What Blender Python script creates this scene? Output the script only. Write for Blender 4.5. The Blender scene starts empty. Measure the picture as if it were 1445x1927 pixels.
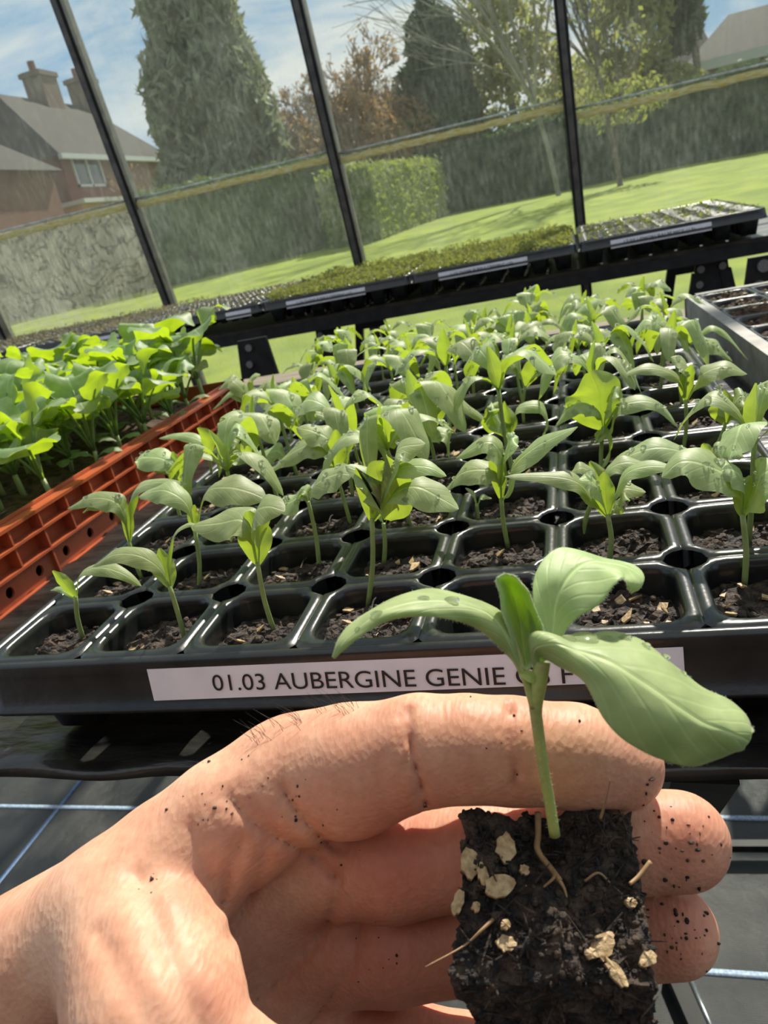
import bpy, math, random
import numpy as np
from mathutils import Vector, Matrix
from math import sin, cos, pi, radians as RD

S = bpy.context.scene
COL = S.collection
rnd = random.Random(7)

# ------------------------------------------------------------------ camera
RC = np.array([[0.9566427924, 0.2155564985, -0.1958825251],
               [-0.0957379474, -0.4024434889, -0.9104248918],
               [-0.2750796487, 0.8897048017, -0.3643577263]])   # rows: camera right, down, forward
CP = np.array([0.07167488, -0.29046625, 0.15199899])
F = 1400.0
cd = bpy.data.cameras.new('camera')
cam = bpy.data.objects.new('camera', cd)
COL.objects.link(cam)
cd.sensor_fit = 'VERTICAL'; cd.sensor_height = 36.0; cd.lens = F/1927*36
cd.clip_start = 0.01; cd.clip_end = 400
m = Matrix(((RC[0][0], -RC[1][0], -RC[2][0], CP[0]),
            (RC[0][1], -RC[1][1], -RC[2][1], CP[1]),
            (RC[0][2], -RC[1][2], -RC[2][2], CP[2]), (0, 0, 0, 1)))
cam.matrix_world = m
S.camera = cam
cd.dof.use_dof = True
cd.dof.focus_distance = 0.24
cd.dof.aperture_fstop = 32.0

def ray(px, py):
    return RC.T @ np.array([(px-722.5)/F, (py-963.5)/F, 1.0])
def at(px, py, z=None, y=None, x=None, d=None):
    r = ray(px, py)
    if d is not None: return CP+r*d
    if z is not None: return CP+r*(z-CP[2])/r[2]
    if y is not None: return CP+r*(y-CP[1])/r[1]
    return CP+r*(x-CP[0])/r[0]
def seen(p, mx=60):
    q = RC @ (np.array(p)-CP)
    if q[2] <= 0.02: return False
    a, b = 722.5+F*q[0]/q[2], 963.5+F*q[1]/q[2]
    return -mx < a < 1445+mx and -mx < b < 1927+mx

# ------------------------------------------------------------------ light
SUN_AZ, SUN_EL, SUN_E = 14, 45, 6.1
sd = bpy.data.lights.new('sun', 'SUN'); sd.energy = SUN_E; sd.angle = RD(1.0); sd.color = (1, .93, .82)
so = bpy.data.objects.new('sun', sd); COL.objects.link(so)
dirv = Vector((sin(RD(SUN_AZ))*cos(RD(SUN_EL)), cos(RD(SUN_AZ))*cos(RD(SUN_EL)), sin(RD(SUN_EL))))
so.rotation_euler = dirv.to_track_quat('Z', 'Y').to_euler(); so.location = (2, 8, 8)
S.view_settings.view_transform = 'Standard'; S.view_settings.look = 'None'
S.view_settings.gamma = 1; S.view_settings.use_curve_mapping = False
S.view_settings.exposure = 0.12

W = bpy.data.worlds.new('sky'); S.world = W; W.use_nodes = True
nt = W.node_tree; N = nt.nodes; L = nt.links
N.clear()
tc = N.new('ShaderNodeTexCoord')
sep = N.new('ShaderNodeSeparateXYZ'); L.new(tc.outputs['Generated'], sep.inputs[0])
gr = N.new('ShaderNodeValToRGB'); L.new(sep.outputs['Z'], gr.inputs[0])
e = gr.color_ramp.elements
e[0].position = 0.0; e[0].color = (.62, .74, .84, 1); e[1].position = .9; e[1].color = (.52, .60, .68, 1)
x = e.new(.22); x.color = (.22, .48, .80, 1); x = e.new(.45); x.color = (.20, .42, .74, 1)
mp = N.new('ShaderNodeMapping'); mp.inputs['Scale'].default_value = (2.0, 2.0, 5.5); mp.inputs['Location'].default_value = (.35, 0.1, .2)
L.new(tc.outputs['Generated'], mp.inputs[0])
cl = N.new('ShaderNodeTexNoise'); cl.inputs['Scale'].default_value = 1.5; cl.inputs['Detail'].default_value = 8; cl.inputs['Roughness'].default_value = .58
cl.inputs['Distortion'].default_value = .5
L.new(mp.outputs[0], cl.inputs['Vector'])
cr = N.new('ShaderNodeValToRGB'); L.new(cl.outputs[0], cr.inputs[0])
cr.color_ramp.elements[0].position = .42; cr.color_ramp.elements[1].position = .60
mx = N.new('ShaderNodeMixRGB'); L.new(cr.outputs[0], mx.inputs[0]); L.new(gr.outputs[0], mx.inputs[1]); mx.inputs[2].default_value = (1.0, 1.0, .98, 1)
bg = N.new('ShaderNodeBackground'); L.new(mx.outputs[0], bg.inputs[0]); bg.inputs[1].default_value = 0.80
wo = N.new('ShaderNodeOutputWorld'); L.new(bg.outputs[0], wo.inputs[0])

# ------------------------------------------------------------------ helpers
def new_mat(name):
    mt = bpy.data.materials.new(name); mt.use_nodes = True
    return mt, mt.node_tree, mt.node_tree.nodes['Principled BSDF']
def nd(t, kind, **kw):
    n = t.nodes.new(kind)
    for k, v in kw.items():
        if k.startswith('i_'): n.inputs[k[2:].replace('_', ' ')].default_value = v
        else: setattr(n, k, v)
    return n
def ramp(t, src, stops):
    r = t.nodes.new('ShaderNodeValToRGB'); t.links.new(src, r.inputs[0])
    el = r.color_ramp.elements
    while len(el) > 1: el.remove(el[-1])
    el[0].position = stops[0][0]; el[0].color = (*stops[0][1], 1)
    for p, c in stops[1:]:
        q = el.new(p); q.color = (*c, 1)
    return r.outputs[0]
def pmat(name, c1, c2=None, scale=8, rough=.6, bump=0, bscale=None, spec=.5, metal=0, detail=5, stretch=None, pos=(.35, .65), coat=0, bdist=.001):
    mt, t, b = new_mat(name)
    b.inputs['Roughness'].default_value = rough; b.inputs['Metallic'].default_value = metal
    b.inputs['Specular IOR Level'].default_value = spec; b.inputs['Coat Weight'].default_value = coat
    c = t.nodes.new('ShaderNodeTexCoord'); v = c.outputs['Object']
    if stretch:
        mpn = t.nodes.new('ShaderNodeMapping'); mpn.inputs['Scale'].default_value = stretch; t.links.new(v, mpn.inputs[0]); v = mpn.outputs[0]
    if c2 is not None:
        n = nd(t, 'ShaderNodeTexNoise', i_Scale=scale, i_Detail=detail); t.links.new(v, n.inputs['Vector'])
        t.links.new(ramp(t, n.outputs[0], [(pos[0], c1), (pos[1], c2)]), b.inputs['Base Color'])
    else: b.inputs['Base Color'].default_value = (*c1, 1)
    if bump:
        n = nd(t, 'ShaderNodeTexNoise', i_Scale=bscale or scale, i_Detail=6); t.links.new(v, n.inputs['Vector'])
        bp = nd(t, 'ShaderNodeBump', i_Strength=bump, i_Distance=bdist); t.links.new(n.outputs[0], bp.inputs['Height'])
        t.links.new(bp.outputs[0], b.inputs['Normal'])
    return mt

class MB:
    def __init__(s): s.v = []; s.f = []; s.uv = []; s.mi = []; s.n = 0
    def add(s, V, Fs, uv=None, mi=0):
        V = np.asarray(V, float).reshape(-1, 3)
        s.v.append(V); s.f += [tuple(int(i)+s.n for i in f) for f in Fs]; s.mi += [mi]*len(Fs)
        s.uv.append(np.zeros((len(V), 2)) if uv is None else np.asarray(uv, float)); s.n += len(V)
        return s
    def box(s, a, b, mi=0):
        (x0, y0, z0), (x1, y1, z1) = a, b
        V = [(x0, y0, z0), (x1, y0, z0), (x1, y1, z0), (x0, y1, z0), (x0, y0, z1), (x1, y0, z1), (x1, y1, z1), (x0, y1, z1)]
        return s.add(V, [(0, 3, 2, 1), (4, 5, 6, 7), (0, 1, 5, 4), (1, 2, 6, 5), (2, 3, 7, 6), (3, 0, 4, 7)], mi=mi)
    def hexa(s, V, mi=0):
        return s.add(V, [(0, 3, 2, 1), (4, 5, 6, 7), (0, 1, 5, 4), (1, 2, 6, 5), (2, 3, 7, 6), (3, 0, 4, 7)], mi=mi)
    def beam(s, p, q, w, h, up=(0, 0, 1), mi=0):
        p, q = np.array(p, float), np.array(q, float); t = (q-p)/np.linalg.norm(q-p)
        a = np.cross(t, up); a /= np.linalg.norm(a); u = np.cross(a, t)
        V = [c+sx*a*w/2+su*u*h/2 for c in (p, q) for sx, su in ((-1, -1), (1, -1), (1, 1), (-1, 1))]
        return s.hexa(V, mi)
    def tube(s, P, r, n=8, cap=True, mi=0):
        P = np.asarray(P, float); k = len(P); r = np.broadcast_to(np.asarray(r, float), (k,))
        T = np.gradient(P, axis=0); T /= np.linalg.norm(T, axis=1)[:, None]+1e-12
        ref = np.array([0, 0, 1.]) if abs(T[0][2]) < .9 else np.array([1., 0, 0])
        V = []; UV = []; a = np.cross(T[0], ref); a /= np.linalg.norm(a)
        for i in range(k):
            a = a-T[i]*(a@T[i]); a /= np.linalg.norm(a); b = np.cross(T[i], a)
            for j in range(n):
                th = 2*pi*j/n; V.append(P[i]+r[i]*(cos(th)*a+sin(th)*b)); UV.append((i/(k-1), j/n))
        Fs = [(i*n+j, i*n+(j+1) % n, (i+1)*n+(j+1) % n, (i+1)*n+j) for i in range(k-1) for j in range(n)]
        if cap: Fs += [tuple(range(n))[::-1], tuple((k-1)*n+j for j in range(n))]
        return s.add(V, Fs, UV, mi)
    def ball(s, c, r, nu=10, nv=7, mi=0):
        r = np.broadcast_to(np.asarray(r, float), (3,)); V = [(0, 0, 1)]; c = np.array(c, float)
        for i in range(1, nv):
            for j in range(nu): V.append((sin(pi*i/nv)*cos(2*pi*j/nu), sin(pi*i/nv)*sin(2*pi*j/nu), cos(pi*i/nv)))
        V.append((0, 0, -1)); last = len(V)-1
        Fs = [(0, 1+j, 1+(j+1) % nu) for j in range(nu)]
        for i in range(nv-2):
            for j in range(nu):
                a = 1+i*nu+j; b = 1+i*nu+(j+1) % nu; Fs.append((a, a+nu, b+nu, b))
        Fs += [(last, last-nu+(j+1) % nu, last-nu+j) for j in range(nu)]
        return s.add(np.array(V)*r+c, Fs, mi=mi)
    def grid(s, P, uv=None, mi=0, flip=False):
        P = np.asarray(P, float); a, b = P.shape[:2]
        if uv is None: uv = np.stack(np.meshgrid(np.linspace(0, 1, a), np.linspace(0, 1, b), indexing='ij'), -1)
        Fs = [(i*b+j, (i+1)*b+j, (i+1)*b+j+1, i*b+j+1) for i in range(a-1) for j in range(b-1)]
        if flip: Fs = [f[::-1] for f in Fs]
        return s.add(P.reshape(-1, 3), Fs, np.asarray(uv).reshape(-1, 2), mi)
    def mesh(s, name, mats, smooth=True):
        me = bpy.data.meshes.new(name); V = np.concatenate(s.v); UV = np.concatenate(s.uv)
        me.from_pydata(V.tolist(), [], s.f)
        for mt in (mats if isinstance(mats, (list, tuple)) else [mats]): me.materials.append(mt)
        ly = me.uv_layers.new(name='UVMap'); idx = np.zeros(len(me.loops), np.int32); me.loops.foreach_get('vertex_index', idx)
        ly.data.foreach_set('uv', UV[idx].ravel())
        me.polygons.foreach_set('material_index', np.array(s.mi, np.int32))
        me.polygons.foreach_set('use_smooth', np.full(len(me.polygons), smooth))
        me.update(); return me
    def build(s, name, mats, parent=None, smooth=True, loc=None):
        if loc is not None:
            loc = np.array(loc, float); s.v = [v-loc for v in s.v]
        o = bpy.data.objects.new(name, s.mesh(name, mats, smooth)); COL.objects.link(o)
        if loc is not None: o.location = loc
        if parent: o.parent = parent
        return o
def tag(o, label=None, cat=None, group=None, kind=None):
    if label: o['label'] = label
    if cat: o['category'] = cat
    if group: o['group'] = group
    if kind: o['kind'] = kind
    return o
def empty(name, loc=(0, 0, 0), rz=0, **kw):
    o = bpy.data.objects.new(name, None); o.empty_display_size = .02; COL.objects.link(o)
    o.location = loc; o.rotation_euler = (0, 0, rz); return tag(o, **kw)
def copy_tree(o, parent=None):
    c = o.copy(); COL.objects.link(c); c.parent = parent
    for ch in list(o.children): copy_tree(ch, c)
    return c
def cr_spline(P, n):
    P = np.asarray(P, float)
    if len(P) == 2: return P[0]+(P[1]-P[0])*np.linspace(0, 1, n)[:, None]
    Q = np.vstack([2*P[0]-P[1], P, 2*P[-1]-P[-2]]); out = []
    for u in np.linspace(0, len(P)-1, n):
        i = min(int(u), len(P)-2); t = u-i; a, b, c, d = Q[i:i+4]
        out.append(.5*((2*b)+(c-a)*t+(2*a-5*b+4*c-d)*t*t+(3*b-a-3*c+d)*t**3))
    return np.array(out)
def hsh(I, seed):
    I = I.astype(np.int64)
    h = (I[..., 0]*374761393+I[..., 1]*668265263+I[..., 2]*2147483647+seed*974634777) & 0xffffffff
    h = ((h ^ (h >> 13))*1274126177) & 0xffffffff
    return ((h ^ (h >> 16)) & 0xffff)/65535.0
def vnoise(P, seed=0):
    P = np.asarray(P, float); I = np.floor(P); f = P-I; f = f*f*(3-2*f); r = 0
    for dx in (0, 1):
        for dy in (0, 1):
            for dz in (0, 1):
                w = (f[..., 0] if dx else 1-f[..., 0])*(f[..., 1] if dy else 1-f[..., 1])*(f[..., 2] if dz else 1-f[..., 2])
                r = r+w*hsh(I+np.array([dx, dy, dz]), seed)
    return r*2-1
def fbm(P, oc=4, seed=0):
    P = np.asarray(P, float); r = 0; a = .5
    for o in range(oc): r = r+a*vnoise(P*2**o+o*17.3, seed+o); a *= .5
    return r

# ------------------------------------------------------------------ materials
def leaf_mat(name, top, under, trans, tw=.5, bump=.25, uvs=(9, 1), haze=.25):
    mt, t, b = new_mat(name)
    uv = t.nodes.new('ShaderNodeUVMap'); sp = nd(t, 'ShaderNodeSeparateXYZ'); t.links.new(uv.outputs[0], sp.inputs[0])
    def M(op, a, b_=None, c=None):
        n = nd(t, 'ShaderNodeMath', operation=op)
        for i, vv in enumerate((a, b_, c)):
            if vv is None: continue
            if isinstance(vv, (int, float)): n.inputs[i].default_value = vv
            else: t.links.new(vv, n.inputs[i])
        return n.outputs[0]
    av = M('ABSOLUTE', M('SUBTRACT', sp.outputs['Y'], .5))
    mid = M('SUBTRACT', 1.0, M('MINIMUM', M('MULTIPLY', av, 22), 1))
    sv = M('PINGPONG', M('SUBTRACT', M('MULTIPLY', sp.outputs['X'], uvs[0]), M('MULTIPLY', av, 5)), .5)
    side = M('SUBTRACT', 1.0, M('MINIMUM', M('MULTIPLY', sv, 7), 1))
    vein = M('MAXIMUM', mid, M('MULTIPLY', side, .22))
    c = t.nodes.new('ShaderNodeTexCoord')
    n = nd(t, 'ShaderNodeTexNoise', i_Scale=260, i_Detail=4); t.links.new(c.outputs['Object'], n.inputs['Vector'])
    n2 = nd(t, 'ShaderNodeTexNoise', i_Scale=150, i_Detail=5); t.links.new(c.outputs['Object'], n2.inputs['Vector'])
    oi = t.nodes.new('ShaderNodeObjectInfo')
    hs = nd(t, 'ShaderNodeHueSaturation'); t.links.new(M('ADD', M('MULTIPLY', oi.outputs['Random'], .03), .485), hs.inputs['Hue'])
    t.links.new(M('ADD', M('MULTIPLY', oi.outputs['Random'], .35), .8), hs.inputs['Value'])
    mxv = nd(t, 'ShaderNodeMixRGB'); t.links.new(vein, mxv.inputs[0]); mxv.inputs[1].default_value = (*top, 1); mxv.inputs[2].default_value = (*[min(1, q*1.5+.03) for q in top], 1)
    mxn = nd(t, 'ShaderNodeMixRGB', blend_type='MULTIPLY'); mxn.inputs[0].default_value = .6
    t.links.new(mxv.outputs[0], mxn.inputs[1]); t.links.new(ramp(t, n2.outputs[0], [(.32, (.62, .72, .58)), (.68, (1.12, 1.1, 1.12))]), mxn.inputs[2])
    geo = t.nodes.new('ShaderNodeNewGeometry')
    mxb = nd(t, 'ShaderNodeMixRGB'); t.links.new(geo.outputs['Backfacing'], mxb.inputs[0]); t.links.new(mxn.outputs[0], mxb.inputs[1]); mxb.inputs[2].default_value = (*under, 1)
    t.links.new(mxb.outputs[0], hs.inputs['Color'])
    t.links.new(hs.outputs[0], b.inputs['Base Color'])
    b.inputs['Roughness'].default_value = .5; b.inputs['Specular IOR Level'].default_value = .5
    b.inputs['Sheen Weight'].default_value = haze; b.inputs['Sheen Roughness'].default_value = .5
    tr = nd(t, 'ShaderNodeBsdfTranslucent'); mt2 = nd(t, 'ShaderNodeMixRGB', blend_type='MULTIPLY'); mt2.inputs[0].default_value = .55
    mt2.inputs[1].default_value = (*trans, 1); t.links.new(ramp(t, n2.outputs[0], [(.25, (.55, .7, .5)), (.75, (1.15, 1.15, 1))]), mt2.inputs[2])
    t.links.new(mt2.outputs[0], tr.inputs['Color'])
    ht = M('ADD', M('MULTIPLY', n.outputs[0], .5), M('MULTIPLY', vein, -1.2))
    bp = nd(t, 'ShaderNodeBump', i_Strength=bump, i_Distance=.0006); t.links.new(ht, bp.inputs['Height'])
    t.links.new(bp.outputs[0], b.inputs['Normal']); t.links.new(bp.outputs[0], tr.inputs['Normal'])
    ms = nd(t, 'ShaderNodeMixShader'); ms.inputs[0].default_value = tw
    t.links.new(b.outputs[0], ms.inputs[1]); t.links.new(tr.outputs[0], ms.inputs[2])
    t.links.new(ms.outputs[0], t.nodes['Material Output'].inputs[0])
    return mt
LEAF = leaf_mat('aubergine_leaf', (.40, .49, .22), (.32, .42, .11), (.54, .70, .05), tw=.41, haze=.08)
HERO = leaf_mat('held_aubergine_leaf', (.50, .62, .28), (.38, .50, .13), (.58, .78, .05), tw=.38, uvs=(8, 1), haze=.2, bump=.35)
BRAS = leaf_mat('brassica_leaf', (.26, .36, .18), (.27, .36, .20), (.58, .78, .02), tw=.44, haze=.05)
STEM = pmat('pale_green_stem', (.30, .38, .13), (.22, .32, .10), 90, rough=.5, bump=.2, bscale=600)
STEM.node_tree.nodes['Principled BSDF'].inputs['Subsurface Weight'].default_value = .3
STEM.node_tree.nodes['Principled BSDF'].inputs['Subsurface Radius'].default_value = (.001, .002, .0005)
BSTEM = pmat('brassica_stem', (.36, .46, .16), (.30, .36, .18), 60, rough=.5)
SOIL = pmat('damp_compost', (.008, .005, .0035), (.085, .052, .032), 220, rough=.75, bump=.9, bscale=500, spec=.5, bdist=.002, pos=(.4, .72))
PLUG = pmat('compost_plug', (.008, .0055, .004), (.095, .060, .036), 300, rough=.75, bump=1, bscale=700, spec=.5, bdist=.0015, pos=(.42, .78), detail=8)
CHIP = pmat('vermiculite', (.30, .19, .08), (.52, .38, .20), 700, rough=.5, bump=.5, bscale=900)
BLACK = pmat('black_tray_plastic', (.006, .007, .007), (.016, .018, .016), 60, rough=.28, spec=.55, bump=.12, bscale=250, coat=.15)
SHEET = pmat('black_plastic_sheet', (.006, .006, .006), (.028, .028, .024), 30, rough=.3, spec=.6, bump=.9, bscale=9, bdist=.006, stretch=(1, 3, 1))
ORANGE = pmat('terracotta_orange_plastic', (.50, .12, .045), (.36, .085, .04), 25, rough=.26, spec=.5, bump=.1, bscale=150)
GREY = pmat('weathered_grey_tray', (.22, .21, .19), (.36, .35, .31), 40, rough=.7, bump=.3, bscale=200)
STEEL = pmat('galvanised_bolt', (.35, .38, .4), (.25, .27, .3), 300, rough=.35, metal=.8)
DARKM = pmat('dark_painted_steel', (.008, .008, .009), (.018, .018, .018), 40, rough=.55, spec=.3)
BAR = pmat('grey_aluminium_bar', (.07, .07, .065), (.13, .125, .11), 30, rough=.5, metal=.2, bump=.1)
SEAL = pmat('black_rubber_seal', (.01, .01, .01), (.02, .02, .02), 40, rough=.7)
MOSS = pmat('mossy_glass_edge', (.50, .40, .06), (.66, .62, .34), 45, rough=.8, bump=.5, stretch=(1, 6, 6))
ALGA = pmat('pale_glass_edge', (.40, .46, .40), (.72, .76, .70), 60, rough=.6)
LAWN = pmat('lawn_grass', (.15, .21, .004), (.28, .335, .012), 2.2, rough=.9, bump=.6, bscale=60, bdist=.02, detail=10)
WOOD = pmat('weathered_timber', (.20, .15, .10), (.32, .26, .19), 20, rough=.8, stretch=(1, 8, 8))
LABEL = pmat('white_label', (.72, .73, .79), (.80, .81, .86), 50, rough=.5)
INK = pmat('black_ink', (.012, .012, .015), rough=.5)
WATER, wt, wb = new_mat('water_droplet')
wb.inputs['Roughness'].default_value = .02; wb.inputs['Transmission Weight'].default_value = 1; wb.inputs['IOR'].default_value = 1.33; wb.inputs['Base Color'].default_value = (1, 1, 1, 1)

# skin
SKIN, t, b = new_mat('skin')
c = t.nodes.new('ShaderNodeTexCoord')
n1 = nd(t, 'ShaderNodeTexNoise', i_Scale=45, i_Detail=5, i_Roughness=.6); t.links.new(c.outputs['Object'], n1.inputs['Vector'])
t_skin = ramp(t, n1.outputs[0], [(.28, (.55, .25, .155)), (.5, (.67, .365, .235)), (.72, (.75, .48, .325))])
n2 = nd(t, 'ShaderNodeTexNoise', i_Scale=420, i_Detail=4); t.links.new(c.outputs['Object'], n2.inputs['Vector'])
mm = nd(t, 'ShaderNodeMixRGB', blend_type='MULTIPLY'); mm.inputs[0].default_value = .35
at_ = nd(t, 'ShaderNodeAttribute', attribute_name='flush')
fx = nd(t, 'ShaderNodeMixRGB'); t.links.new(at_.outputs['Fac'], fx.inputs[0]); t.links.new(t_skin, fx.inputs[1]); fx.inputs[2].default_value = (.50, .18, .115, 1)
t.links.new(fx.outputs[0], mm.inputs[1]); t.links.new(ramp(t, n2.outputs[0], [(.3, (.75, .7, .68)), (.7, (1.1, 1.1, 1.1))]), mm.inputs[2])
t.links.new(mm.outputs[0], b.inputs['Base Color'])
b.inputs['Subsurface Weight'].default_value = .55; b.inputs['Subsurface Radius'].default_value = (1, .28, .14); b.inputs['Subsurface Scale'].default_value = .0045
b.inputs['Roughness'].default_value = .5; b.inputs['Specular IOR Level'].default_value = .28
mpn = nd(t, 'ShaderNodeMapping'); mpn.inputs['Rotation'].default_value = (0.2, .1, .5); mpn.inputs['Scale'].default_value = (1, .28, 1); t.links.new(c.outputs['Object'], mpn.inputs[0])
n3 = nd(t, 'ShaderNodeTexNoise', i_Scale=900, i_Detail=3, i_Distortion=.6); t.links.new(mpn.outputs[0], n3.inputs['Vector'])
n4 = nd(t, 'ShaderNodeTexVoronoi', i_Scale=900); t.links.new(mpn.outputs[0], n4.inputs['Vector'])
ad = nd(t, 'ShaderNodeMath', operation='ADD'); t.links.new(n3.outputs[0], ad.inputs[0]); t.links.new(n4.outputs[0], ad.inputs[1])
bp = nd(t, 'ShaderNodeBump', i_Strength=.30, i_Distance=.0005); t.links.new(ad.outputs[0], bp.inputs['Height']); t.links.new(bp.outputs[0], b.inputs['Normal'])

# ground-cover fabric: fine woven black with sheen
FAB, t, b = new_mat('woven_ground_fabric')
c = t.nodes.new('ShaderNodeTexCoord')
wv = nd(t, 'ShaderNodeTexWave', i_Scale=140, i_Distortion=.5, bands_direction='X'); t.links.new(c.outputs['Object'], wv.inputs['Vector'])
wv2 = nd(t, 'ShaderNodeTexWave', i_Scale=110, i_Distortion=.5, bands_direction='Y'); t.links.new(c.outputs['Object'], wv2.inputs['Vector'])
n1 = nd(t, 'ShaderNodeTexNoise', i_Scale=9, i_Detail=6); t.links.new(c.outputs['Object'], n1.inputs['Vector'])
t.links.new(ramp(t, n1.outputs[0], [(.35, (.012, .013, .014)), (.7, (.045, .043, .038))]), b.inputs['Base Color'])
t.links.new(ramp(t, n1.outputs[0], [(.35, (.3, .3, .3)), (.65, (.5, .5, .5))]), b.inputs['Roughness'])
ad = nd(t, 'ShaderNodeMath', operation='ADD'); t.links.new(wv.outputs['Fac'], ad.inputs[0]); t.links.new(wv2.outputs['Fac'], ad.inputs[1])
bp = nd(t, 'ShaderNodeBump', i_Strength=.5, i_Distance=.001); t.links.new(ad.outputs[0], bp.inputs['Height'])
bp2 = nd(t, 'ShaderNodeBump', i_Strength=.4, i_Distance=.03); t.links.new(n1.outputs[0], bp2.inputs['Height']); t.links.new(bp.outputs[0], bp2.inputs['Normal']); t.links.new(bp2.outputs[0], b.inputs['Normal'])
b.inputs['Specular IOR Level'].default_value = .8; b.inputs['Coat Weight'].default_value = .12; b.inputs['Coat Roughness'].default_value = .45
BLUE = pmat('pale_blue_marker_thread', (.25, .36, .55), (.55, .66, .78), 300, rough=.5)
DBLUE = pmat('blue_marker_thread', (.05, .12, .30), (.14, .24, .42), 300, rough=.5)

# glass with dirt
def glass_mat(name, dirt, col=(.62, .66, .60), squig=0):
    mt, t, b = new_mat(name)
    c = t.nodes.new('ShaderNodeTexCoord')
    n = nd(t, 'ShaderNodeTexNoise', i_Scale=3.2, i_Detail=9, i_Roughness=.65, i_Distortion=.4); t.links.new(c.outputs['Object'], n.inputs['Vector'])
    mpn = nd(t, 'ShaderNodeMapping'); mpn.inputs['Scale'].default_value = (60, 60, 14); t.links.new(c.outputs['Object'], mpn.inputs[0])
    n2 = nd(t, 'ShaderNodeTexNoise', i_Scale=1.5, i_Detail=6, i_Roughness=.7); t.links.new(mpn.outputs[0], n2.inputs['Vector'])
    mul = nd(t, 'ShaderNodeMath', operation='MULTIPLY'); t.links.new(n.outputs[0], mul.inputs[0]); t.links.new(n2.outputs[0], mul.inputs[1])
    fac = ramp(t, mul.outputs[0], [(.12, (dirt*.35,)*3), (.26, (dirt,)*3), (.42, (min(1, dirt*2.6),)*3)])
    if squig:
        w = nd(t, 'ShaderNodeTexNoise', i_Scale=9, i_Detail=3, i_Distortion=2.0); t.links.new(c.outputs['Object'], w.inputs['Vector'])
        sq = ramp(t, w.outputs[0], [(.46, (1, 1, 1)), (.495, (.35, .35, .35)), (.505, (.35, .35, .35)), (.54, (1, 1, 1))])
        mm = nd(t, 'ShaderNodeMixRGB', blend_type='MULTIPLY'); mm.inputs[0].default_value = 1; t.links.new(fac, mm.inputs[1]); t.links.new(sq, mm.inputs[2]); fac = mm.outputs[0]
    tr = nd(t, 'ShaderNodeBsdfTransparent'); tr.inputs[0].default_value = (.93, .96, .94, 1)
    df = nd(t, 'ShaderNodeBsdfDiffuse'); df.inputs[0].default_value = (*col, 1)
    tl = nd(t, 'ShaderNodeBsdfTranslucent'); tl.inputs[0].default_value = (*col, 1)
    dm = nd(t, 'ShaderNodeMixShader'); dm.inputs[0].default_value = .5; t.links.new(df.outputs[0], dm.inputs[1]); t.links.new(tl.outputs[0], dm.inputs[2])
    m1 = nd(t, 'ShaderNodeMixShader'); t.links.new(fac, m1.inputs[0]); t.links.new(tr.outputs[0], m1.inputs[1]); t.links.new(dm.outputs[0], m1.inputs[2])
    gl = nd(t, 'ShaderNodeBsdfGlossy'); gl.inputs['Roughness'].default_value = .02
    fr = nd(t, 'ShaderNodeFresnel', i_IOR=1.3)
    m2 = nd(t, 'ShaderNodeMixShader'); t.links.new(fr.outputs[0], m2.inputs[0]); t.links.new(m1.outputs[0], m2.inputs[1]); t.links.new(gl.outputs[0], m2.inputs[2])
    t.links.new(m2.outputs[0], t.nodes['Material Output'].inputs[0])
    return mt
GLASS = glass_mat('dirty_glass', .042)
GLASS_L = glass_mat('very_dirty_glass', .20, (.55, .56, .46), 1)
GLASS_M = glass_mat('dusty_glass', .055)

# ================================================================== SETTING
FZ = -0.80
def ground(x, y):
    return -.88+.78*(1-np.exp(-np.maximum(y-2.4, 0)/7.0))
mb = MB(); mb.box((-3.6, -2.2, FZ-.05), (3.0, 2.42, FZ)); tag(mb.build('floor', FAB), kind='structure')
mb = MB()
for yy in (.40, .655, 1.16, 1.66): mb.box((-3.6, yy-.0045, FZ), (3.0, yy+.0045, FZ+.0012))
tag(mb.build('trim_1', BLUE), kind='structure')
mb = MB()
for xx in (-2.05, -1.015, 1.05, 2.1): mb.box((xx-.004, -2.2, FZ), (xx+.004, 2.42, FZ+.0009))
tag(mb.build('trim_2', DBLUE), kind='structure')
# lawn
xs = np.linspace(-45, 45, 60); ys = np.concatenate([[2.42], np.linspace(2.6, 22, 60), np.linspace(24, 90, 16)])
P = np.array([[(x_, y_, ground(x_, y_)+(.03*vnoise(np.array([x_*.4, y_*.4, 0.]), 5))) for y_ in ys] for x_ in xs])
mb = MB(); mb.grid(P); tag(mb.build('lawn', LAWN), kind='structure')

# added unseen wall behind the camera, blocks sky light to keep the palm shaded
mb = MB(); mb.box((-3.6, -2.2, FZ), (3.0, -2.1, 1.5)); tag(mb.build('sky_blocker_wall', pmat('sky_blocker_brick', (.045, .03, .025), (.09, .06, .05), 12, rough=.9), smooth=False), kind='structure')
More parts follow.
